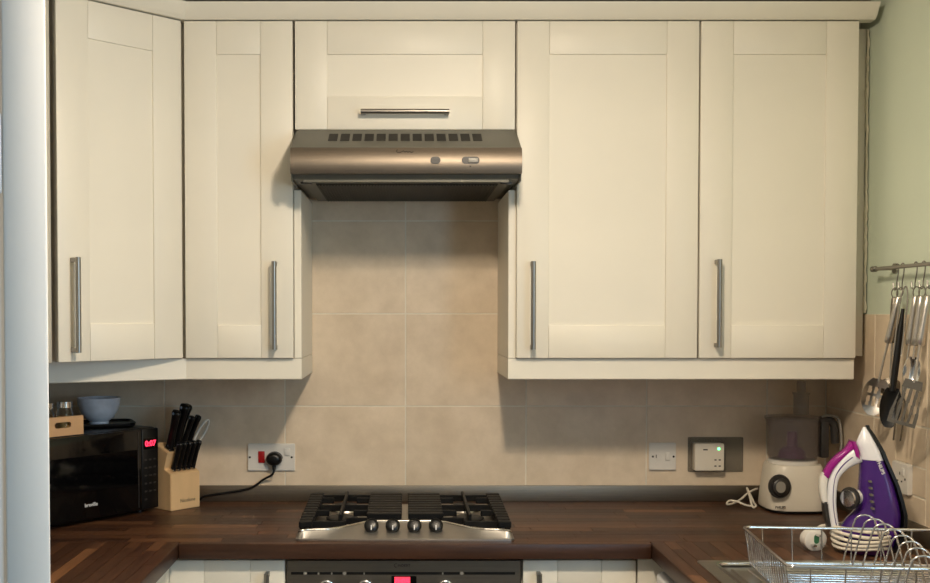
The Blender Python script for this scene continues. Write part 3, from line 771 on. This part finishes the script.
# ------------------------------------------------------------ knife block
KR, KL = atz(200, 506.5, .91), atz(171, 511.5, .91)
kd = (KR - KL).normalized(); ka = atan2(kd.y, kd.x); kw = (KR - KL).length
ko = (KR + KL) / 2; ko.z = .9102
kblk = thing('knife_block', 'light beech knife block full of black-handled knives', 'knife block', ko, (0, 0, ka))
LEAN = R(20)
prof = [(0, 0), (0, .108), (.034, .120), (.014, .172), (.078, .196), (.105, .12), (.098, 0)]
b = B(); prism(b, [(y, z) for y, z in prof], -kw / 2, kw / 2, 'x')
bmesh.ops.bevel(b, geom=b.edges[:], offset=.0018, segments=2, affect='EDGES')
obj('block_body', b, 'beech', kblk)
text('Nicolone', .015, 'print_dark', kblk, (.008, -.0004, .026), (R(90), 0, 0), ext=.0002)
km = Matrix.Translation(ko) @ Matrix.Rotation(ka, 4, 'Z')
def knife(x, y, z, L, r, label, group, lean=LEAN, side=0, rivets=True):
    p = km @ Vector((x, y, z))
    t = thing('knife', label, 'knife', p, group=group)
    t.rotation_euler = (Matrix.Rotation(ka, 4, 'Z') @ Matrix.Rotation(lean, 4, 'X') @ Matrix.Rotation(side, 4, 'Y')).to_euler()
    b = B()
    r *= 1.22
    secs = [(0, .95), (.12, .9), (.5, .82), (.8, .95), (.93, 1.12), (.985, .95), (1.0, .55)]
    rings(b, [[Vector((r * .72 * k * cos(a), r * k * sin(a) - r * .25 * h, .006 + L * h)) for a in [2 * pi * j / 12 for j in range(12)]] for h, k in secs])
    obj('handle', b, 'black', t, smooth=60)
    obj('bolster', box(B(), -r * .6, r * .6, -r * .85, r * .85, 0.0004, .007, .001, 1), 'chrome', t)
    for h in (.07, .93): obj('rivet', tube(B(), [(-r * .8, -r * .25 * h, .006 + L * h), (r * .8, -r * .25 * h, .006 + L * h)], r * .3, 8), 'chrome', t)
for k in range(5):
    knife(-kw / 2 + .020 + k * (kw - .036) / 4, .016, .1155, .088, .0080, ['leftmost', 'second from left', 'middle', 'second from right', 'rightmost'][k] + ' steak knife in the front row of the knife block', 'steak knives in the block')
knife(-kw / 2 + .016, .028, .1785, .122, .0125, 'black-handled chef knife at far left of the block top', 'large knives in the block', side=R(-3))
knife(-kw / 2 + .042, .036, .1815, .136, .013, 'tallest black-handled knife at left centre of the block top', 'large knives in the block')
knife(-kw / 2 + .071, .062, .1905, .122, .0125, 'rear black-handled knife behind the tallest one in the block', 'large knives in the block', side=R(3))
knife(.0125, .032, .1795, .098, .0088, 'black-handled utility knife right of centre in the block top', 'large knives in the block', side=R(6))
knife(.0335, .034, .1802, .098, .0088, 'black-handled paring knife at the right of the block top', 'large knives in the block', side=R(8))
p = km @ Vector((kw / 2 - .004, .026, .1790))
t = thing('kitchen_scissors', 'pale grey looped scissor handle in the right of the knife block', 'scissors', p)
t.rotation_euler = (Matrix.Rotation(ka, 4, 'Z') @ Matrix.Rotation(LEAN, 4, 'X') @ Matrix.Rotation(R(22), 4, 'Y')).to_euler()
obj('handle_loop', tube(B(), [(.014 * cos(a), 0, .050 + .042 * sin(a)) for a in [2 * pi * k / 24 for k in range(24)]], .0036, 8, True), 'white_plastic', t, smooth=60)
obj('shank', box(B(), -.004, .004, -.0015, .0015, .0006, .012), 'chrome', t)

# ------------------------------------------------------------ food processor
fpc = atz(794, 514.3, .911); fr_ = .098
fp = thing('food_processor', 'cream food processor with smoky bowl and round dial in the corner', 'food processor', (xx(794, fpc.y + .09), fpc.y + .09, .9102)); fp.scale = (.9, .9, .94)
s_fp = (D + fpc.y + fr_) / F
def sup(w_, d_, z, e=3.2, n=40, cx=0, cy=0):
    o = []
    for j in range(n):
        a = 2 * pi * j / n; c, s = cos(a), sin(a)
        o.append(Vector((cx + w_ * abs(c) ** (2 / e) * (1 if c > 0 else -1), cy + d_ * abs(s) ** (2 / e) * (1 if s > 0 else -1), z)))
    return o
b = B(); rings(b, [sup(.094, .094, 0), sup(.099, .098, .003), sup(.099, .098, .008)]); obj('foot_plate', b, 'black', fp)
b = B(); rings(b, [sup(.098, .097, .0085), sup(.100, .099, .016), sup(.096, .095, .06), sup(.090, .089, .11), sup(.085, .085, .140), sup(.081, .081, .147)]); obj('motor_base', b, 'cream_plastic', fp, smooth=50)
b = B(); lathe(b, [(0, .1475), (.078, .1475), (.078, .157), (.072, .160), (0, .160)], 40); obj('collar', b, 'white_plastic', fp)
dz = (zz(486.5, fpc.y) - .91) / .94; dx = (xx(779.5, fpc.y, 486) - fp.location.x) / .9
b = B(); lathe(b, [(0, 0), (.036, 0), (.037, .004), (.034, .010), (0, .010)], 32); dl_ = obj('dial_ring', b, 'charcoal', fp, (dx, -.0965, dz), (R(86), 0, 0))
b = B(); lathe(b, [(0, 0), (.027, 0), (.0255, .012), (.020, .016), (0, .017)], 28); dk = obj('dial', b, 'charcoal', fp, (dx - .001, -.106, dz), (R(86), 0, 0))
b = prism(B(), rrect(.030, .034, .0148, 6), 0, .004, 'z'); obj('dial_face', b, 'grey_plastic', dk, (-.003, 0, .0155))
text('PHILIPS', .0105, 'print_dark', fp, (dx + .004, -.0995, .022), (R(86), 0, 0), bold=.0002)
BB = .1605
b = B(); lathe(b, [(0, BB), (.076, BB), (.081, BB + .012), (.085, BB + .115), (.088, BB + .125), (.086, BB + .126), (.083, BB + .115), (.079, BB + .013), (.074, BB + .003), (0, BB + .003)], 44); obj('bowl', b, 'tint', fp, smooth=50, label='smoky translucent mixing bowl')
b = B(); lathe(b, [(.0, BB + .1275), (.090, BB + .1265), (.090, BB + .133), (.060, BB + .137), (0, BB + .138)], 44); obj('lid', b, 'tint', fp)
b = B(); lathe(b, [(0, BB + .004), (.044, BB + .004), (.042, BB + .022), (.030, BB + .034), (.018, BB + .038), (.016, BB + .085), (.0, BB + .087)], 28); obj('blade_hub', b, 'plum', fp, (-.002, 0, 0), label='plum coloured blade hub inside the bowl')
b = B(); rings(b, [sup(.021, .032, BB + .1385, 2.6, 28, .030, .01), sup(.021, .032, BB + .20, 2.6, 28, .030, .01), sup(.025, .036, BB + .205, 2.6, 28, .030, .01), sup(.025, .036, BB + .208, 2.6, 28, .030, .01)]); obj('feed_tube', b, 'tint_clear', fp, smooth=50)
b = B(); rings(b, [sup(.012, .02, BB + .2085, 2.6, 24, .030, .01), sup(.012, .02, BB + .245, 2.6, 24, .030, .01)]); obj('pusher', b, 'tint_clear', fp)
hp = [(.086, -.01, BB + .118), (.104, -.012, BB + .126), (.124, -.016, BB + .112), (.128, -.016, BB + .06), (.122, -.014, BB + .004), (.108, -.012, BB - .004), (.092, -.01, BB - .003)]
b = B(); tube(b, cr([(.084, -.012, BB + .121), (.104, -.014, BB + .124), (.128, -.016, BB + .110), (.134, -.016, BB + .05)], 5), .013, 10)
hb = obj('handle', b, 'charcoal', fp, smooth=60)
b = B(); box(b, .084, .112, -.026, .008, BB + .004, BB + .122, .006); obj('handle_bracket', b, 'charcoal', fp)
b = B(); tube(b, cr([(.088, -.018, BB + .1325), (.108, -.020, BB + .138), (.142, -.022, BB + .126), (.152, -.022, BB + .06), (.150, -.021, BB + .03)], 6), .0042, 8); obj('handle_trim', b, 'grey_plastic', fp)
# white flex coiled beside it
wc = thing('white_flex', 'loosely looped white power cable left of the food processor', 'cable', atz(742, 506, .9105))
fl = [(763, 509, .0), (757, 510.5, .0), (754, 505, .015), (757, 499, .03), (762, 499, .035)]
def wpt(px, py, y): return Vector((xx(px, y), y, zz(py, y)))
P1 = [wpt(a, b_, y) for a, b_, y in ((757.8, 506.0, -.16), (755, 507.5, -.17), (753, 503, -.155), (751, 495, -.11), (748.5, 488, -.06), (752.5, 496, -.07), (755.5, 502.5, -.1), (757.5, 505, -.12))]
P2 = [wpt(a, b_, y) for a, b_, y in ((759, 488.8, -.03), (755.5, 489.8, -.045), (749, 493.5, -.06), (742, 499.5, -.08), (734, 503.7, -.11), (728.5, 504.3, -.13), (731, 500.7, -.10), (739, 501.6, -.11), (747, 505, -.135), (754, 506.3, -.155))]
for P_ in (P1, P2):
    for v in P_: v.z = max(v.z, .9137)
    b = B(); tube(b, cr([v - Vector(wc.location) for v in P_], 6), .0032, 8); obj('cable_loop', b, 'cream_plastic', wc, smooth=60)

# ------------------------------------------------------------ iron
IY = -.66; ib = atz(862, 552, .911); IY = ib.y
IS = (D + IY) / F
ir = thing('steam_iron', 'purple and white steam iron standing on its heel by the wall', 'iron', (ib.x, IY, .9102), (0, 0, R(-10)))
def U(px): return (px - 864.5) * IS
def Zp(py): return zz(py, IY) - .9102
def lerp_t(tab, z):
    if z <= tab[0][0]: return tab[0][1:]
    for a, b_ in zip(tab, tab[1:]):
        if z <= b_[0]:
            t_ = (z - a[0]) / (b_[0] - a[0]); return tuple(p + (q_ - p) * t_ for p, q_ in zip(a[1:], b_[1:]))
    return tab[-1][1:]
# z, left u, right u(sole), half width
tab = sorted([(Zp(py), U(l), U(r), w_) for py, l, r, w_ in ((552, 846, 886, .040), (545, 843, 891, .047), (530, 842, 896, .053), (520, 848, 897.5, .0545), (510, 857, 897.5, .054), (498, 859.5, 894.8, .052), (482, 860.4, 890.5, .047), (459, 861.5, 881.5, .036), (450, 859.5, 878.5, .030), (443.7, 857.2, 875.5, .025), (434, 860.8, 870.6, .014), (427, 864.0, 866.2, .003))])
def sec(z, infl=0.0, l=None, r=None, n=20):
    L_, R_, w_ = lerp_t(tab, z); L_ = L_ if l is None else l(L_, R_); R_ = R_ if r is None else r(L_, R_)
    o = []
    for j in range(n):
        a = 2 * pi * j / n; c, s = cos(a), sin(a)
        u = (c * .5 + .5); uu = L_ + (R_ - L_) * u
        o.append(Vector((uu, (w_ + infl) * (abs(s) ** (.7 if c < 0 else .22)) * (1 if s > 0 else -1) * (.62 + .38 * u), z)))
    return o
def loft(py_list, **k):
    b = B(); rings(b, [sec(Zp(py), **k) for py in py_list]); return b
obj('water_tank', loft([545, 538, 530, 525, 520, 515, 510, 504, 498, 490, 482, 474, 466, 459]), 'purple', ir, smooth=60)
obj('nose', loft([458.7, 454, 450, 447, 443.7, 440, 434, 430, 427]), 'white_gloss', ir, smooth=60)
obj('heel', loft([552, 549, 545.3]), 'plum', ir)
# soleplate following the right edge
b = B(); rr = []
for py in (548, 540, 530, 520, 510, 498, 482, 470, 459, 450, 443, 434, 428, 425.2):
    L_, R_, w_ = lerp_t(tab, Zp(py)); w_ = max(w_ * 1.02, .002)
    rr.append([Vector((R_ + .0006, -w_, Zp(py))), Vector((R_ + .0085, -w_, Zp(py))), Vector((R_ + .0085, w_, Zp(py))), Vector((R_ + .0006, w_, Zp(py)))])
rings(b, rr); obj('soleplate', b, 'black', ir, smooth=60)
def strap(name, left, right, hw, m):
    """band in the u-z plane between two pixel outlines, half width hw, rounded"""
    b = B(); rr = []
    Lc = cr([Vector((U(a), 0, Zp(p))) for a, p in left], 5); Rc = cr([Vector((U(a), 0, Zp(p))) for a, p in right], 5)
    for i, (l_, r_) in enumerate(zip(Lc, Rc)):
        c = (l_ + r_) / 2; d_ = (r_ - l_) / 2
        rr.append([c + d_ * (abs(cos(a)) ** .6) * (1 if cos(a) > 0 else -1) + Vector((0, hw * (abs(sin(a)) ** .6) * (1 if sin(a) > 0 else -1), 0)) for a in [2 * pi * j / 16 for j in range(16)]])
    rings(b, rr); return obj(name, b, m, ir, smooth=60)
strap('handle', [(856, 446), (852, 449), (844, 457), (836.5, 468), (832, 477), (830, 489), (830, 502), (831.5, 515), (833.5, 530), (838, 540)],
      [(863, 462), (857.5, 464.5), (851, 468), (845, 473.5), (841, 480), (839.3, 490), (838.8, 502), (840, 515), (843, 528), (852, 538)], .019, 'white_gloss')
strap('handle_stripe', [(852, 456), (846, 461), (840, 468), (836, 476.5), (834.2, 488), (834, 502), (835.5, 515), (838, 528)],
      [(854, 457), (848, 462), (842, 469), (837.6, 477), (835.8, 488), (835.6, 502), (837, 515), (839.8, 528)], .0196, 'purple')
strap('steam_buttons', [(851, 441), (846, 449.5), (838, 456), (830.5, 464.5), (825.5, 474.5)],
      [(858, 447), (851, 452.5), (845.5, 458.5), (837, 467.5), (831, 479.5)], .0165, 'magenta')
strap('spray_cap', [(851.3, 440.3), (853, 447), (855, 455)], [(856.2, 441), (859.6, 450), (860.6, 459)], .022, 'magenta')
strap('thumb_grip', [(826, 473), (822.8, 480), (822.5, 490), (824, 500), (826, 504)], [(832.5, 476), (830.5, 482), (830, 490), (830.5, 500), (831.5, 504)], .015, 'white_plastic')
strap('rear_grip', [(825.8, 502), (826, 510), (828, 520), (831, 530)], [(830.6, 502), (831.2, 510), (833, 520), (836.5, 530)], .0155, 'charcoal')
b = B(); lathe(b, [(0, 0), (.026, 0), (.027, .004), (.026, .009), (0, .009)], 28); dd = obj('dial_ring', b, 'charcoal', ir, (U(852), -.020, Zp(497)), (R(90), 0, R(-52)))
b = B(); lathe(b, [(0, 0), (.0215, 0), (.020, .006), (0, .007)], 28); obj('dial', b, 'chrome', dd, (0, 0, .009))
b = B(); lathe(b, [(0, 0), (.018, 0), (.018, .03), (0, .03)], 20); obj('dial_stem', b, 'white_plastic', ir, (U(852), -.020, Zp(497)), (R(90), 0, R(128)))
text('PHILIPS', .011, 'print_white', ir, (U(877.5), -.0365, Zp(465)), (R(90), R(68), 0), bold=.0003)
for k in range(5):
    obj('level_mark', box(B(), U(866.5) + .0012 * k, U(869) + .0012 * k, -.0425 - .0025 * k, -.030, Zp(479 + 6.5 * k) - .002, Zp(479 + 6.5 * k) + .002), 'print_grey', ir)
# cable wound round the heel
for k, (z, rx, ry) in enumerate(((.062, .068, .064), (.051, .070, .067), (.040, .069, .066), (.029, .067, .064), (.018, .064, .061))):
    b = B(); tube(b, [(U(864) + rx * cos(a), ry * sin(a), z + .003 * sin(a * 2 + k)) for a in [2 * pi * j / 40 for j in range(40)]], .0042, 8, True)
    obj('cable_turn', b, 'cream_plastic', ir, smooth=60)
# plug at the end of the iron's cable
pl = atz(813, 549, .912)
t = thing('white_plug', 'white mains plug with green label lying behind the dish rack', 'plug', (pl.x, pl.y, .9102), (0, 0, R(12))); t.scale = (1.12,) * 3
b = B(); out = [(.025 * cos(a), .021 * sin(a) if sin(a) > 0 else .024 * sin(a)) for a in [2 * pi * k / 28 for k in range(28)]]
rings(b, [[Vector((x * k, y, .0245 + z * k)) for x, z in out] for k, y in ((.9, .016), (1, .012), (1, -.002), (.98, -.006))])
obj('plug_body', b, 'white_plastic', t, smooth=50)
b = B(); rings(b, [[Vector((x * k, y, .0245 + z * k)) for x, z in out] for k, y in ((1.06, -.0062), (1.08, -.010), (.9, -.0128))]); pf = obj('plug_face', b, 'white_plastic', t, smooth=50)
b = prism(B(), rrect(.012, .020, .0058, 5, 0, .026), -.0136, -.0127, 'y'); obj('green_label', b, mat('green_label', srgb(60, 120, 84), .6, var=.1), t, label='green oval label')
for x, z in ((0, .036), (-.011, .014), (.011, .014)): obj('pin', box(B(), x - .003, x + .003, -.028, -.0127, z - .002, z + .002), 'chrome', t)
cp = [(.012, .010, .040), (.026, .012, .048), (.036, .012, .0495)]
obj('cable_tail', tube(B(), cr(cp, 5), .004, 8), 'cream_plastic', t, smooth=60)

# ------------------------------------------------------------ sink and dish rack
sx0, sx1, sy0_, sy1_ = SINK
sk = thing('kitchen_sink', 'stainless steel inset sink with ridged drainer in the right worktop', 'sink', ((sx0 + sx1) / 2, -1.3, .91))
def frame(b, o, i, z0, z1):
    V = [[b.verts.new((x, y, z)) for x, y in lp] for lp, z in ((o, z0), (o, z1), (i, z1 + .0005), (i, z0))]
    n = len(o)
    for a in range(4):
        for j in range(n):
            b.faces.new((V[a][j], V[a][(j + 1) % n], V[(a + 1) % 4][(j + 1) % n], V[(a + 1) % 4][j]))
cxs, cys = (sx0 + sx1) / 2, (sy0_ + sy1_) / 2
b = B(); frame(b, rrect(sx1 - sx0 + .012, sy1_ - sy0_ + .012, .012, 5, cxs, cys), rrect(sx1 - sx0 - .05, sy1_ - sy0_ - .036, .03, 5, cxs, cys), .9102, .9125)
pw('rim', b, 'steel', sk)
b = B(); box(b, sx0 + .004, sx1 - .004, -1.262, sy1_ - .004, .9015, .9045); pw('drainer', b, 'steel', sk)
b = B()
for k in range(11): tube(b, [(sx0 + .06 + k * .038, -1.22, .9045), (sx0 + .06 + k * .038, sy1_ - .06, .9045)], .004, 8)
pw('drainer_ridges', b, 'steel', sk)
b = B(); tube(b, [(x, y, .9105) for x, y in rrect(sx1 - sx0 - .06, .40, .03, 6, cxs, -1.032)], .005, 10, True); pw('drainer_bead', b, 'chrome', sk)
b = B(); ol = rrect(sx1 - sx0 - .05, .46, .05, 6, cxs, -1.505)
il = rrect(sx1 - sx0 - .09, .42, .05, 6, cxs, -1.505)
rings(b, [[Vector((x, y, .912)) for x, y in ol], [Vector((x, y, .90)) for x, y in ol], [Vector((x, y, .745)) for x, y in il], [Vector((x, y, .742)) for x, y in il], [Vector((x, y, .898)) for x, y in [(cxs + (x - cxs) * .985, -1.505 + (y + 1.505) * .985) for x, y in ol]], [Vector((x, y, .912)) for x, y in [(cxs + (x - cxs) * .985, -1.505 + (y + 1.505) * .985) for x, y in ol]]][:3], caps=False)
b.faces.new([v for v in b.verts][-len(il):]); pw('sink_bowl', b, 'steel', sk)

RT = 1.0; rzb = .921
rb0 = atz(743, 527, RT); RANG = R(-5)
rk = thing('dish_rack', 'chrome wire dish rack standing on the sink drainer', 'dish rack', (rb0.x, rb0.y, .91), (0, 0, RANG))
RW, RD = .500, .388                       # rack in its own axes: x 0..RW, y 0..-RD, origin at the back left top corner
def rloc(v): return (Matrix.Translation(rk.location) @ Matrix.Rotation(RANG, 4, 'Z')).inverted() @ v
ZT_, ZB_ = RT - .91, rzb - .91
B0, B1, E0, E1 = .012, RW - .03, -.008, -RD + .010
obj('top_rim', tube(B(), [(x, y, ZT_) for x, y in rrect(RW, RD, .016, 5, RW / 2, -RD / 2)], .0036, 8, True), 'chrome', rk, smooth=60)
obj('base_rim', tube(B(), [(x, y, ZB_) for x, y in rrect(B1 - B0, E0 - E1, .02, 4, (B0 + B1) / 2, (E0 + E1) / 2)], .003, 8, True), 'chrome', rk, smooth=60)
def wires(name, segs, r=.0015):
    for sg in segs: obj(name, tube(B(), sg, r, 6), 'chrome', rk, smooth=60)
n = 17
wires('end_wire', [[(0, -.02 - k * (RD - .04) / n, ZT_), (B0, E0 - .012 - k * (E0 - E1 - .024) / n, ZB_)] for k in range(n + 1)])
wires('end_wire', [[(RW, -.02 - k * (RD - .04) / n, ZT_), (B1, E0 - .012 - k * (E0 - E1 - .024) / n, ZB_)] for k in range(0, n + 1, 3)])
wires('back_wire', [[(.043 + k * .0665, 0, ZT_), (.045 + k * .065, E0, ZB_)] for k in range(7)])
wires('front_wire', [[(.043 + k * .0665, -RD, ZT_), (.045 + k * .065, E1, ZB_)] for k in range(7)])
wires('base_wire', [[(B0, E1 + .015 + k * .0215, ZB_), (B1, E1 + .015 + k * .0215, ZB_)] for k in range(17)] + [[(B0 + .06 + k * .09, E1, ZB_ - .003), (B0 + .06 + k * .09, E0, ZB_ - .003)] for k in range(4)])
for x, y in ((B0 + .02, E1 + .02), (B1 - .02, E1 + .02), (B0 + .02, E0 - .02), (B1 - .02, E0 - .02)):
    b = B(); lathe(b, [(0, 0), (.006, 0), (.005, .0042), (0, .0042)], 12, x, y, .0058); obj('foot', b, 'charcoal', rk)
for px, py in ((865, 515), (874.5, 519), (884, 524), (894, 529.5), (903, 535.5), (911, 541.5), (918, 548), (924, 556)):
    h = rloc(atz(px, py, 1.030))
    pts = [(-.046, 0), (-.034, .05), (-.0255, .083)] + [(-.0225 * cos(a), .091 + .018 * sin(a)) for a in [pi * j / 8 for j in range(9)]] + [(.0255, .083), (.034, .05), (.046, 0)]
    obj('plate_divider', tube(B(), [(h.x + a, h.y - a * .12, ZB_ + b_) for a, b_ in pts], .0021, 8), 'chrome', rk, smooth=60)

# ------------------------------------------------------------ utensil rail on the right wall
RZ = 1.612; RXX = XR - .034
rl = thing('utensil_rail', 'steel utensil rail with hooks on the green right wall', 'rail', (RXX, -.75, RZ))
pw('bar', tube(B(), [(RXX, -.405, RZ), (RXX, -1.15, RZ)], .005, 10), 'handle', rl)
b = B(); tube(b, [(RXX, -.398, RZ), (RXX, -.416, RZ)], .008, 12); pw('end_cap', b, 'handle', rl)
for y in (-.45, -1.10):
    b = B(); tube(b, [(RXX, y, RZ), (XW - .0005, y, RZ)], .005, 8); tube(b, [(XW - .006, y, RZ), (XW - .0005, y, RZ)], .014, 14); pw('bracket', b, 'handle', rl)
hook_me = None
def hook(px, name_i):
    global hook_me
    y = (RXX * F / (px - PX)) - D
    if hook_me is None:
        pts = [(-.0095, 0, -.004)] + [(.0082 * cos(a), 0, .0 + .0082 * sin(a)) for a in [pi - pi * j / 8 for j in range(9)]] + [(.006, 0, -.018), (-.002, 0, -.042)] + [(-.002 - .009 + .009 * cos(a), 0, -.050 + .009 * sin(a)) for a in [-pi * j / 8 for j in range(1, 8)]] + [(-.022, 0, -.040)]
        b = B(); tube(b, cr(pts, 3), .0017, 6); hook_me = mesh_of('s_hook', b, 'handle', 60)
    o = obj('s_hook', hook_me, None, None, (RXX, y, RZ), (0, 0, R(-90 if name_i % 2 else -90)))
    return Vector((RXX, y, RZ - .058))
ORD = ['first', 'second', 'third', 'fourth', 'fifth']
HPX = (896.5, 902, 915, 923, 931)
spots = []
for i, px in enumerate(HPX):
    p = hook(px, i); spots.append(p)
    o = [x for x in COL.objects if x.name.startswith('s_hook')][-1]
for i, o in enumerate(sorted([x for x in COL.objects if x.name.startswith('s_hook')], key=lambda o_: -o_.location.y)):
    tag(o, ORD[i] + ' steel hook from the left end of the utensil rail', 'hook', 'hooks on the utensil rail')
def utensil(name, label, cat, p, lean, out, group='utensils on the rail', dz=0.0, dx=0.0, yaw=68):
    t = thing(name, label, cat, (p.x + dx, p.y + .006, p.z + dz), group=group)
    t.rotation_euler = (Matrix.Rotation(R(-90 + yaw), 4, 'Z') @ Matrix.Rotation(lean, 4, 'Y') @ Matrix.Rotation(out, 4, 'X')).to_euler()
    return t
def steel_handle(t, z0, z1, r=.0085, m='steel'):
    b = B(); rings(b, [[Vector((r * k * cos(a), r * .75 * k * sin(a), z)) for a in [2 * pi * j / 16 for j in range(16)]] for z, k in ((z0, .55), (z0 - .004, .9), (z0 - .03, 1), (z1 + .02, 1.12), (z1 + .003, 1.12), (z1, .8))])
    obj('handle', b, m, t, smooth=50)
    b = B(); tube(b, [(.0075 * sin(a) , 0, z0 + .010 - .013 * cos(a)) for a in [2 * pi * j / 16 for j in range(16)]], .0016, 6, True); obj('hanging_loop', b, 'handle', t, smooth=60)
def neck(t, z0, z1, bend=0.0, r=.003):
    b = B(); tube(b, cr([(0, 0, z0), (0, bend * .3, (z0 + z1) / 2), (0, bend, z1)], 5), [r] * 11, 8); obj('shaft', b, 'steel', t, smooth=60)
def slotted(w_, h_, slots, dish, tip):
    """plate with slots: grid of cells; slots = list of (x0,x1,z0,z1) left open. z runs 0..-h"""
    b = B(); nx_, nz_ = 33, 26; vs = {}
    for i in range(nx_ + 1):
        for j in range(nz_ + 1):
            v = j / nz_; z = -h_ * v
            hw = tip(v) * w_ / 2
            x = -hw + 2 * hw * i / nx_
            y = dish * (1 - (x / (w_ / 2)) ** 2) * sin(pi * min(1, v * .9 + .1))
            vs[i, j] = b.verts.new((x, y, z))
    for i in range(nx_):
        for j in range(nz_):
            c = sum((vs[a].co for a in ((i, j), (i + 1, j), (i + 1, j + 1), (i, j + 1))), Vector()) / 4
            if any(x0 < c.x < x1 and z0 < c.z < z1 for x0, x1, z0, z1 in slots): continue
            b.faces.new((vs[i, j], vs[i + 1, j], vs[i + 1, j + 1], vs[i, j + 1]))
    bmesh.ops.delete(b, geom=[v for v in b.verts if not v.link_faces], context='VERTS')
    bmesh.ops.solidify(b, geom=b.faces[:], thickness=.0016)
    return b
p = spots[0]
t = utensil('slotted_spoon', 'steel slotted spoon hanging leftmost on the utensil rail', 'spoon', p, R(11.5), R(3), dx=.012)
steel_handle(t, -.018, -.142); neck(t, -.142, -.245)
b = slotted(.068, .098, [(-.0205 + k * .0155, -.0115 + k * .0155, -.074, -.048) for k in range(3)] + [(-.0205 + k * .0155, -.0115 + k * .0155, -.043, -.024) for k in range(3)], .013, lambda v: max(.12, sin(pi * min(.985, .06 + v * .925)) ** .5))
obj('spoon_bowl', b, 'steel', t, (0, 0, -.238), smooth=60, label='slotted steel spoon bowl')
t = utensil('steel_ladle', 'steel ladle mostly hidden behind the slotted and black spoons', 'ladle', spots[0] + Vector((0, .050, 0)), R(2), R(0), dx=.02)
steel_handle(t, -.018, -.140, m='steel_dull'); neck(t, -.140, -.235)
b = B(); lathe(b, [(.0, -.024), (.014, -.022), (.026, -.010), (.030, .0), (.0285, 0), (.0245, -.009), (.013, -.020), (0, -.0215)], 24); obj('ladle_bowl', b, 'steel_dull', t, (0, .010, -.255), (R(-50), 0, 0), smooth=60)
t = utensil('nylon_spoon', 'black nylon spoon with grey edged handle on the utensil rail', 'spoon', spots[1], R(6), R(-3), dx=.010)
b = B(); rings(b, [[Vector((w_ * cos(a), .005 * sin(a), z)) for a in [2 * pi * j / 14 for j in range(14)]] for z, w_ in ((-.05, .004), (-.10, .007), (-.17, .0085), (-.24, .008), (-.262, .007))]); obj('handle', b, 'black', t, smooth=60)
b = B(); tube(b, cr([(-.0085, 0, -.17), (-.009, 0, -.08), (-.008, 0, -.02), (0, 0, .008), (.008, 0, -.02), (.009, 0, -.08), (.0095, 0, -.17)], 5), .0022, 6); obj('handle_edge', b, 'grey_plastic', t, smooth=60)
b = slotted(.052, .102, [], .010, lambda v: max(.2, sin(pi * min(.98, .07 + v * .91)) ** .42)); obj('spoon_bowl', b, 'black', t, (0, 0, -.254), smooth=60)
t = utensil('carving_fork', 'two-pronged steel carving fork between the black spoon and turner', 'fork', spots[2], R(6), R(2), dx=.006)
steel_handle(t, -.018, -.142); neck(t, -.142, -.275)
b = B()
for s_ in (-1, 1): tube(b, cr([(0, 0, -.273), (s_ * .008, 0, -.29), (s_ * .009, 0, -.34), (s_ * .008, 0, -.385)], 4), .0022, 6)
obj('prongs', b, 'steel_dull', t, smooth=60)
t = utensil('serving_spoon', 'small steel serving spoon hanging behind the slotted turner', 'spoon', spots[3] + Vector((0, .012, 0)), R(6), R(0), dx=.006)
steel_handle(t, -.018, -.142); neck(t, -.142, -.175)
b = slotted(.040, .080, [], .012, lambda v: max(.2, sin(pi * min(.98, .07 + v * .91)) ** .5)); obj('spoon_bowl', b, 'chrome', t, (0, 0, -.170), smooth=60)
t = utensil('slotted_turner', 'steel slotted turner with four long slots on the utensil rail', 'turner', spots[4], R(8), R(-3), dx=-.002)
steel_handle(t, -.018, -.142); neck(t, -.142, -.232)
b = slotted(.064, .112, [(-.0242 + k * .0138, -.0172 + k * .0138, -.103, -.022) for k in range(4)], .0, lambda v: min(1, .62 + v * .5)); obj('blade', b, 'steel_dull', t, (0, 0, -.226), (0, R(7), 0), smooth=40, label='steel blade with four long slots')

# ------------------------------------------------------------ ceiling lamp
lt = thing('ceiling_lamp', 'round white ceiling lamp in the middle of the kitchen', 'lamp', (LAMP[0], LAMP[1], ZC))
b = B(); lathe(b, [(0, -.018), (.085, -.018), (.09, -.012), (.09, -.0005), (0, -.0005)], 32); obj('base', b, 'white_plastic', lt)
ld = bpy.data.lights.new('lamp_disc', 'AREA'); ld.shape = 'DISK'; ld.size = .14; ld.energy = LAMP_DOWN; ld.color = LAMP_C
ldo = bpy.data.objects.new('lamp_disc', ld); COL.objects.link(ldo); ldo.parent = lt; ldo.location = (0, 0, -.022)
l = bpy.data.lights.new('lamp_bulb', 'POINT'); l.energy = LAMP_W; l.color = LAMP_C; l.shadow_soft_size = .05
lo = bpy.data.objects.new('lamp_bulb', l); COL.objects.link(lo); lo.parent = lt; lo.location = (0, 0, LAMP[2] - ZC)
